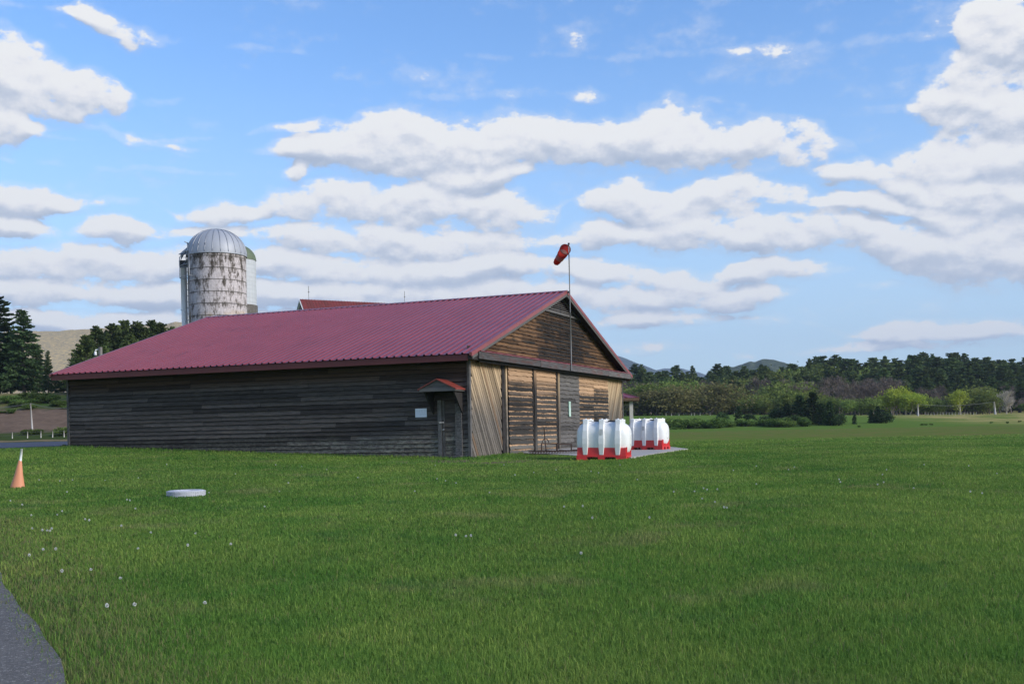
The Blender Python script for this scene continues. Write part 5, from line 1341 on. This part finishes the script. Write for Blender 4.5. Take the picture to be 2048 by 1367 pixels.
# ------------------------------------------------------------------ hills
def hill(name, prof, Y0, depth, mat, rough, seed, scale):
    xs = [p[0] for p in prof]; mb = MB(); N = 220; K = 36
    st = 0
    x0 = at_px(xs[0], 800, Y0).x; x1 = at_px(xs[-1], 800, Y0).x
    for j in range(K + 1):
        v = j / K; Yj = Y0 - depth * (1 - v) if v < .7 else Y0 + depth * (v - .7) * 1.5
        hgt = math.sin(min(1, v / .7) * math.pi / 2) ** 1.2 if v <= .7 else math.cos((v - .7) / .3 * math.pi / 2)
        for i in range(N + 1):
            px = lerp(xs[0], xs[-1], i / N); top = at_px(px, interp(prof, px), Y0); x = top.x
            n = mnoise.fractal(Vector((x / scale, Yj / scale, seed)), 1, 2, 5); n2 = mnoise.noise(Vector((x / scale * 9, Yj / scale * 9, seed)))
            x *= Yj / Y0; mb.v.append((x, Yj, 5 + (top.z - 5) * min(1, Yj / Y0) * max(0, hgt) + (rough * n + rough * .35 * n2) * (hgt > .02)))
    for j in range(K):
        for i in range(N):
            a = j * (N + 1) + i; mb.face((a, a + 1, a + N + 2, a + N + 1), None, 0, .5, True)
    o = mb.build(name, mat); o['kind'] = 'structure'; return o
def hillmat(name, c0, c1, c2, sc):
    T = NT(new_mat(name)); v = T.obj(); n = T.noise(v, .012 * sc, 6, .65); f = T.noise(T.mul(v, (1, 1, .35)), .12 * sc, 6, .75)
    c = T.mix(n, c0, c1); c = T.mix(T.ss(f, .4, .62), c, c2)
    return finish(T, c, 1., f, .9, 3., spec=0.)
hill('hill', [(-500, 690), (-100, 672), (60, 664), (110, 662), (150, 660), (230, 655), (330, 652), (350, 645), (420, 648), (600, 700), (800, 790)], 1500, 700, hillmat('bare_wooded_hillside', (.58, .41, .18), (.70, .53, .27), (.34, .27, .18), 2.2), 3, 3, 90)  # tan hillside, its sunlight put into the raised base colour
hill('hill', [(1000, 780), (1130, 740), (1190, 718), (1232, 712), (1255, 718), (1300, 736), (1330, 746), (1420, 790)], 4200, 1500, hillmat('far_blue_wooded_hill', (.035, .05, .05), (.05, .06, .055), (.025, .035, .035), .6), 9, 5, 500)
hill('hill', [(1270, 770), (1310, 740), (1330, 735), (1365, 736), (1400, 745), (1470, 775)], 5200, 1200, hillmat('farther_blue_hill', (.03, .045, .055), (.045, .055, .06), (.025, .035, .04), .5), 9, 8, 500)
hill('hill', [(1380, 775), (1420, 748), (1460, 735), (1500, 726), (1535, 725), (1570, 731), (1620, 740), (1700, 760)], 1700, 600, hillmat('wooded_hill', (.06, .085, .05), (.11, .12, .07), (.035, .05, .035), 1.2), 9, 11, 120)
hill('hill', [(1560, 775), (1700, 745), (1850, 735), (2000, 735), (2150, 735), (2500, 745), (2900, 780)], 900, 380, hillmat('dark_wooded_rise', (.03, .05, .03), (.045, .06, .035), (.02, .03, .02), 1.2), 6, 13, 90)

# ------------------------------------------------------------------ grass blades and seed heads
def grass():
    rng = np.random.default_rng(3)
    Nb = 900000; t = rng.random(Nb)
    a, b, e = 4.6, 64.0, .30      # pdf ~ Y^(e-1)
    Y = (a ** e + t * (b ** e - a ** e)) ** (1 / e)
    X = (rng.random(Nb) * 2 - 1) * (Y * .50 + 1.6)
    # thin out on path, barn, pad
    keep = rng.random(Nb) < np.clip((66 - Y) / 26, .0, 1)
    pe = -2.74 - (Y - 6.35) * .551 + .05 * np.sin(Y * 1.1) + .015 * np.sin(Y * 4.7 + 1) - .012 * np.maximum(0, Y - 9) ** 1.35
    w = X - pe; keep &= ~((Y < 19) & (w < -.22 + .42 * rng.random(Nb)) & (w > -4.4))
    edge = (Y < 19) & (w < .8) & (rng.random(Nb) < .15); keep &= ~edge
    bx = (X - CX) * NX + (Y - CY) * NY; ba = (X - CX) * GX + (Y - CY) * GY
    keep &= ~((bx < .1) & (bx > -L - .1) & (ba > -.03))
    wear = (ba > -5) & (ba < -1) & (bx > -2.3) & (bx < 5.2) & (rng.random(Nb) < .8); keep &= ~wear
    keep &= ~((X < -16) & (Y > 55.2))
    P = PADPOLY; ins = np.zeros(Nb, bool)
    for (x0, y0), (x1, y1) in zip(P, P[1:] + P[:1]):
        c = ((y0 > Y) != (y1 > Y)); xx = (x1 - x0) * (Y - y0) / (y1 - y0 + 1e-9) + x0; ins ^= (c & (X < xx))
    keep &= ~ins
    X, Y = X[keep], Y[keep]; bx, ba = bx[keep], ba[keep]; n = len(X)
    # ground height on the same 1 m facets
    gx0, gy0 = -40, 0; H = np.array([[ground(gx0 + i, gy0 + j) for i in range(82)] for j in range(68)])
    xi = np.clip(X - gx0, 0, 79.99); yi = np.clip(Y - gy0, 0, 65.99); i = xi.astype(int); j = yi.astype(int); fx, fy = xi - i, yi - j
    Z = H[j, i] * (1 - fx) * (1 - fy) + H[j, i + 1] * fx * (1 - fy) + H[j + 1, i + 1] * fx * fy + H[j + 1, i] * (1 - fx) * fy
    def nz(s, o): return (np.sin(X * s + o) * np.cos(Y * s * 1.3 + o * 2) + np.sin((X + Y) * s * .7 + o * 3) * np.cos((X - Y * .6) * s * .9 + o) + .6 * np.sin(X * s * 2.3 + o * 5 + 1.4 * np.sin(Y * s * 1.7))) / 2.6
    pat = nz(1.1, 1.7) + .7 * nz(3.1, 4.2); pat2 = nz(.45, 2.9)
    wl = X - (-2.74 - (Y - 6.35) * .551); wb = ((ba < -.02) & (ba > -.55) & (bx < .3) & (bx > -L - .3)) | ((bx > .08) & (bx < .5) & (ba > -.3) & (ba < 6.)); wb = wb * .11 * rng.random(n)
    vg = np.clip(1.2 - np.abs(wl - .3), 0, 1) * (Y < 18)
    h = (.062 + .022 * pat + .02 * pat2 + .035 * rng.random(n) ** 2 + .045 * vg * rng.random(n) + wb) * np.where(rng.random(n) < .02, 1.6, 1.0) + .012
    h *= .64; h = np.clip(h, .022, .17)
    wd = np.maximum(.0024, Y * .00036) * rng.uniform(.7, 1.35, n)
    ang = rng.random(n) * 6.283; la = ang + rng.normal(0, .5, n) + 1.57; lean = h * rng.uniform(.15, 1.15, n)
    dx, dy = np.cos(ang) * wd, np.sin(ang) * wd; lx, ly = np.cos(la) * lean, np.sin(la) * lean
    V = np.empty((n, 5, 3), np.float32)
    V[:, 0] = np.stack([X - dx, Y - dy, Z - .01], 1); V[:, 1] = np.stack([X + dx, Y + dy, Z - .01], 1)
    V[:, 2] = np.stack([X + dx * .7 + lx * .35, Y + dy * .7 + ly * .35, Z + h * .6], 1); V[:, 3] = np.stack([X - dx * .7 + lx * .35, Y - dy * .7 + ly * .35, Z + h * .6], 1)
    V[:, 4] = np.stack([X + lx, Y + ly, Z + h * (1 - .25 * (lean / h) ** 2)], 1)
    me = bpy.data.meshes.new('grass'); me.vertices.add(5 * n); me.vertices.foreach_set('co', V.ravel())
    k = np.arange(n, dtype=np.int32)[:, None] * 5
    loops = np.concatenate([k + 0, k + 1, k + 2, k + 3, k + 3, k + 2, k + 4], 1).ravel()
    me.loops.add(7 * n); me.loops.foreach_set('vertex_index', loops.astype(np.int32))
    me.polygons.add(2 * n); ls = np.stack([np.arange(n) * 7, np.arange(n) * 7 + 4], 1).ravel().astype(np.int32); me.polygons.foreach_set('loop_start', ls)
    me.update(calc_edges=True)
    r = np.clip(rng.normal(.45, .2, n) + .12 * pat, 0, 1); r = np.where(rng.random(n) < .035 + .6 * vg * rng.random(n), 1.0, r * .9)
    at = me.attributes.new('rnd', 'FLOAT', 'FACE'); at.data.foreach_set('value', np.repeat(r, 2).astype(np.float32))
    T = NT(new_mat('grass_blades')); v = T.obj(); c, _ = grass_col(T, v); c = T.mul(c, (1.30, 1.20, 1.30)); c = T.mix(T.math('MULTIPLY', T.ss(T.noise(T.mul(v, (1, .7, 1)), .16, 3, .6), .42, .62), .38), c, T.mul(c, (.62, .70, .72))); rr = T.attr('rnd')
    c = T.mix(T.ss(rr, .35, .85), T.mul(c, (.85, .95, 1.05)), T.mul(c, (2.0, 1.75, 2.1)))
    c = T.mix(T.math('MULTIPLY', T.ss(rr, .93, .97), .8), c, (.24, .20, .10))
    d = T.new('ShaderNodeBsdfPrincipled'); T.put(d.inputs['Base Color'], c); d.inputs['Roughness'].default_value = .6; d.inputs['Specular IOR Level'].default_value = .08
    geo = T.new('ShaderNodeNewGeometry'); nn = T.vmath('NORMALIZE', T.vmath('ADD', T.mul(geo.outputs['Normal'], (.55, .55, .3)), (0, 0, .75))); T.L.new(nn, d.inputs['Normal'])
    t = T.new('ShaderNodeBsdfTranslucent'); T.put(t.inputs[0], c)
    m = T.new('ShaderNodeMixShader'); m.inputs[0].default_value = .45; T.L.new(d.outputs[0], m.inputs[1]); T.L.new(t.outputs[0], m.inputs[2])
    o = T.new('ShaderNodeOutputMaterial'); T.L.new(m.outputs[0], o.inputs[0]); me.materials.append(T.mat)
    ob = bpy.data.objects.new('grass', me); COL.objects.link(ob); tag(ob, 'short green lawn grass in front of the barn', 'grass', None, 'stuff')
grass()
def dandelions():
    rg = random.Random(9); pr = proto('dandelion'); tb = MB(); tb.tube([(0, 0, 0), (.01, 0, .09), (.02, .005, .165)], .0028, 5, False); tb.build('stem', M['shrub'], pr)
    lv = Leaves()
    for k in range(120):
        d = Vector((rg.gauss(0, 1), rg.gauss(0, 1), rg.gauss(0, 1))).normalized(); lv.add(Vector((.02, .005, .172)) + d * .019, .009, .5, d, 1.0)
    m = leaf_mat('seed_fluff', (.60, .60, .57), (.72, .72, .70), .2, .05); lv.build('seed_head', m, pr, np.random.default_rng(1)); pr['H'] = .19
    pts = [(930, 1073), (944, 1075), (1160, 1108), (912, 1074), (1413, 978), (1298, 1037), (1185, 1039), (1129, 1015), (1164, 1014), (1403, 995), (1408, 975), (1448, 1017), (1452, 1016), (1430, 1003)]
    left = [(124, 1022), (115, 1027), (101, 1065), (95, 1062), (102, 1058), (66, 1058), (83, 1063), (64, 1031), (253, 1000), (260, 1001), (210, 957), (144, 957), (120, 960), (134, 983), (78, 958), (272, 1015), (241, 1052), (111, 1103), (85, 1102), (57, 1115), (125, 1152), (182, 1143), (241, 1160), (212, 1222), (269, 1219), (413, 1213), (374, 1095), (461, 1090), (392, 1067), (278, 1100), (303, 1064), (172, 1038), (177, 1042), (20, 1000), (46, 1010), (530, 1010), (560, 980)]
    def put(P, lab, grp, k=.62):
        for (px, py) in P:
            q = on_ground(px, py + 7)
            if q.y > 60 or in_poly(q.x, q.y, PADPOLY): continue
            o = place(pr, q.x, q.y, rg.uniform(.13, .18), lab, 'dandelion', grp); o.scale = (k, k, o.scale[2] * .8)
    put(left, 'white dandelion seed head in the grass on the left half of the lawn', 'dandelions on the left half of the lawn')
    put(pts, 'white dandelion seed head in the grass on the right half of the lawn', 'dandelions on the right half of the lawn')
    far = [(rg.uniform(250, 2040), rg.uniform(925, 985)) for _ in range(44)]
    put([p for p in far if p[0] < 1000], 'tiny white dandelion dot in the lawn before the side wall', 'dandelions before the side wall', .62)
    put([p for p in far if p[0] >= 1000], 'tiny white dandelion dot in the lawn before the tanks and field', 'dandelions before the tanks', .62)
dandelions()

# prototypes never placed are removed
for pr in list(bpy.data.objects):
    if pr.type == 'EMPTY' and pr.parent is None and 'label' not in pr:
        for ch in list(pr.children): bpy.data.objects.remove(ch, do_unlink=True)
        bpy.data.objects.remove(pr, do_unlink=True)
for o in bpy.data.objects:
    if 'H' in o: del o['H']

# ------------------------------------------------------------------ air
def haze():
    mb = MB(); mb.box(-3200, 3200, -450, 6200, -3, 520)
    m = new_mat('haze'); T = NT(m); v = T.new('ShaderNodeVolumePrincipled'); v.inputs['Color'].default_value = (.66, .81, 1, 1); v.inputs['Density'].default_value = 1.25e-4
    o = T.new('ShaderNodeOutputMaterial'); T.L.new(v.outputs[0], o.inputs['Volume'])
    ob = mb.build('haze', m); tag(ob, 'thin pale blue air over the far hills', 'haze', None, 'stuff')
HAZE = True
if HAZE: haze()

vs = S.view_settings; vs.view_transform = 'Standard'; vs.look = 'None'; vs.gamma = 1; vs.exposure = 0.5; vs.use_curve_mapping = False
S.cycles.max_bounces = 6; S.cycles.diffuse_bounces = 3; S.cycles.glossy_bounces = 2; S.cycles.transmission_bounces = 2; S.cycles.volume_bounces = 0; S.cycles.transparent_max_bounces = 4
S.cycles.caustics_reflective = False; S.cycles.caustics_refractive = False
S.cycles.use_denoising = True
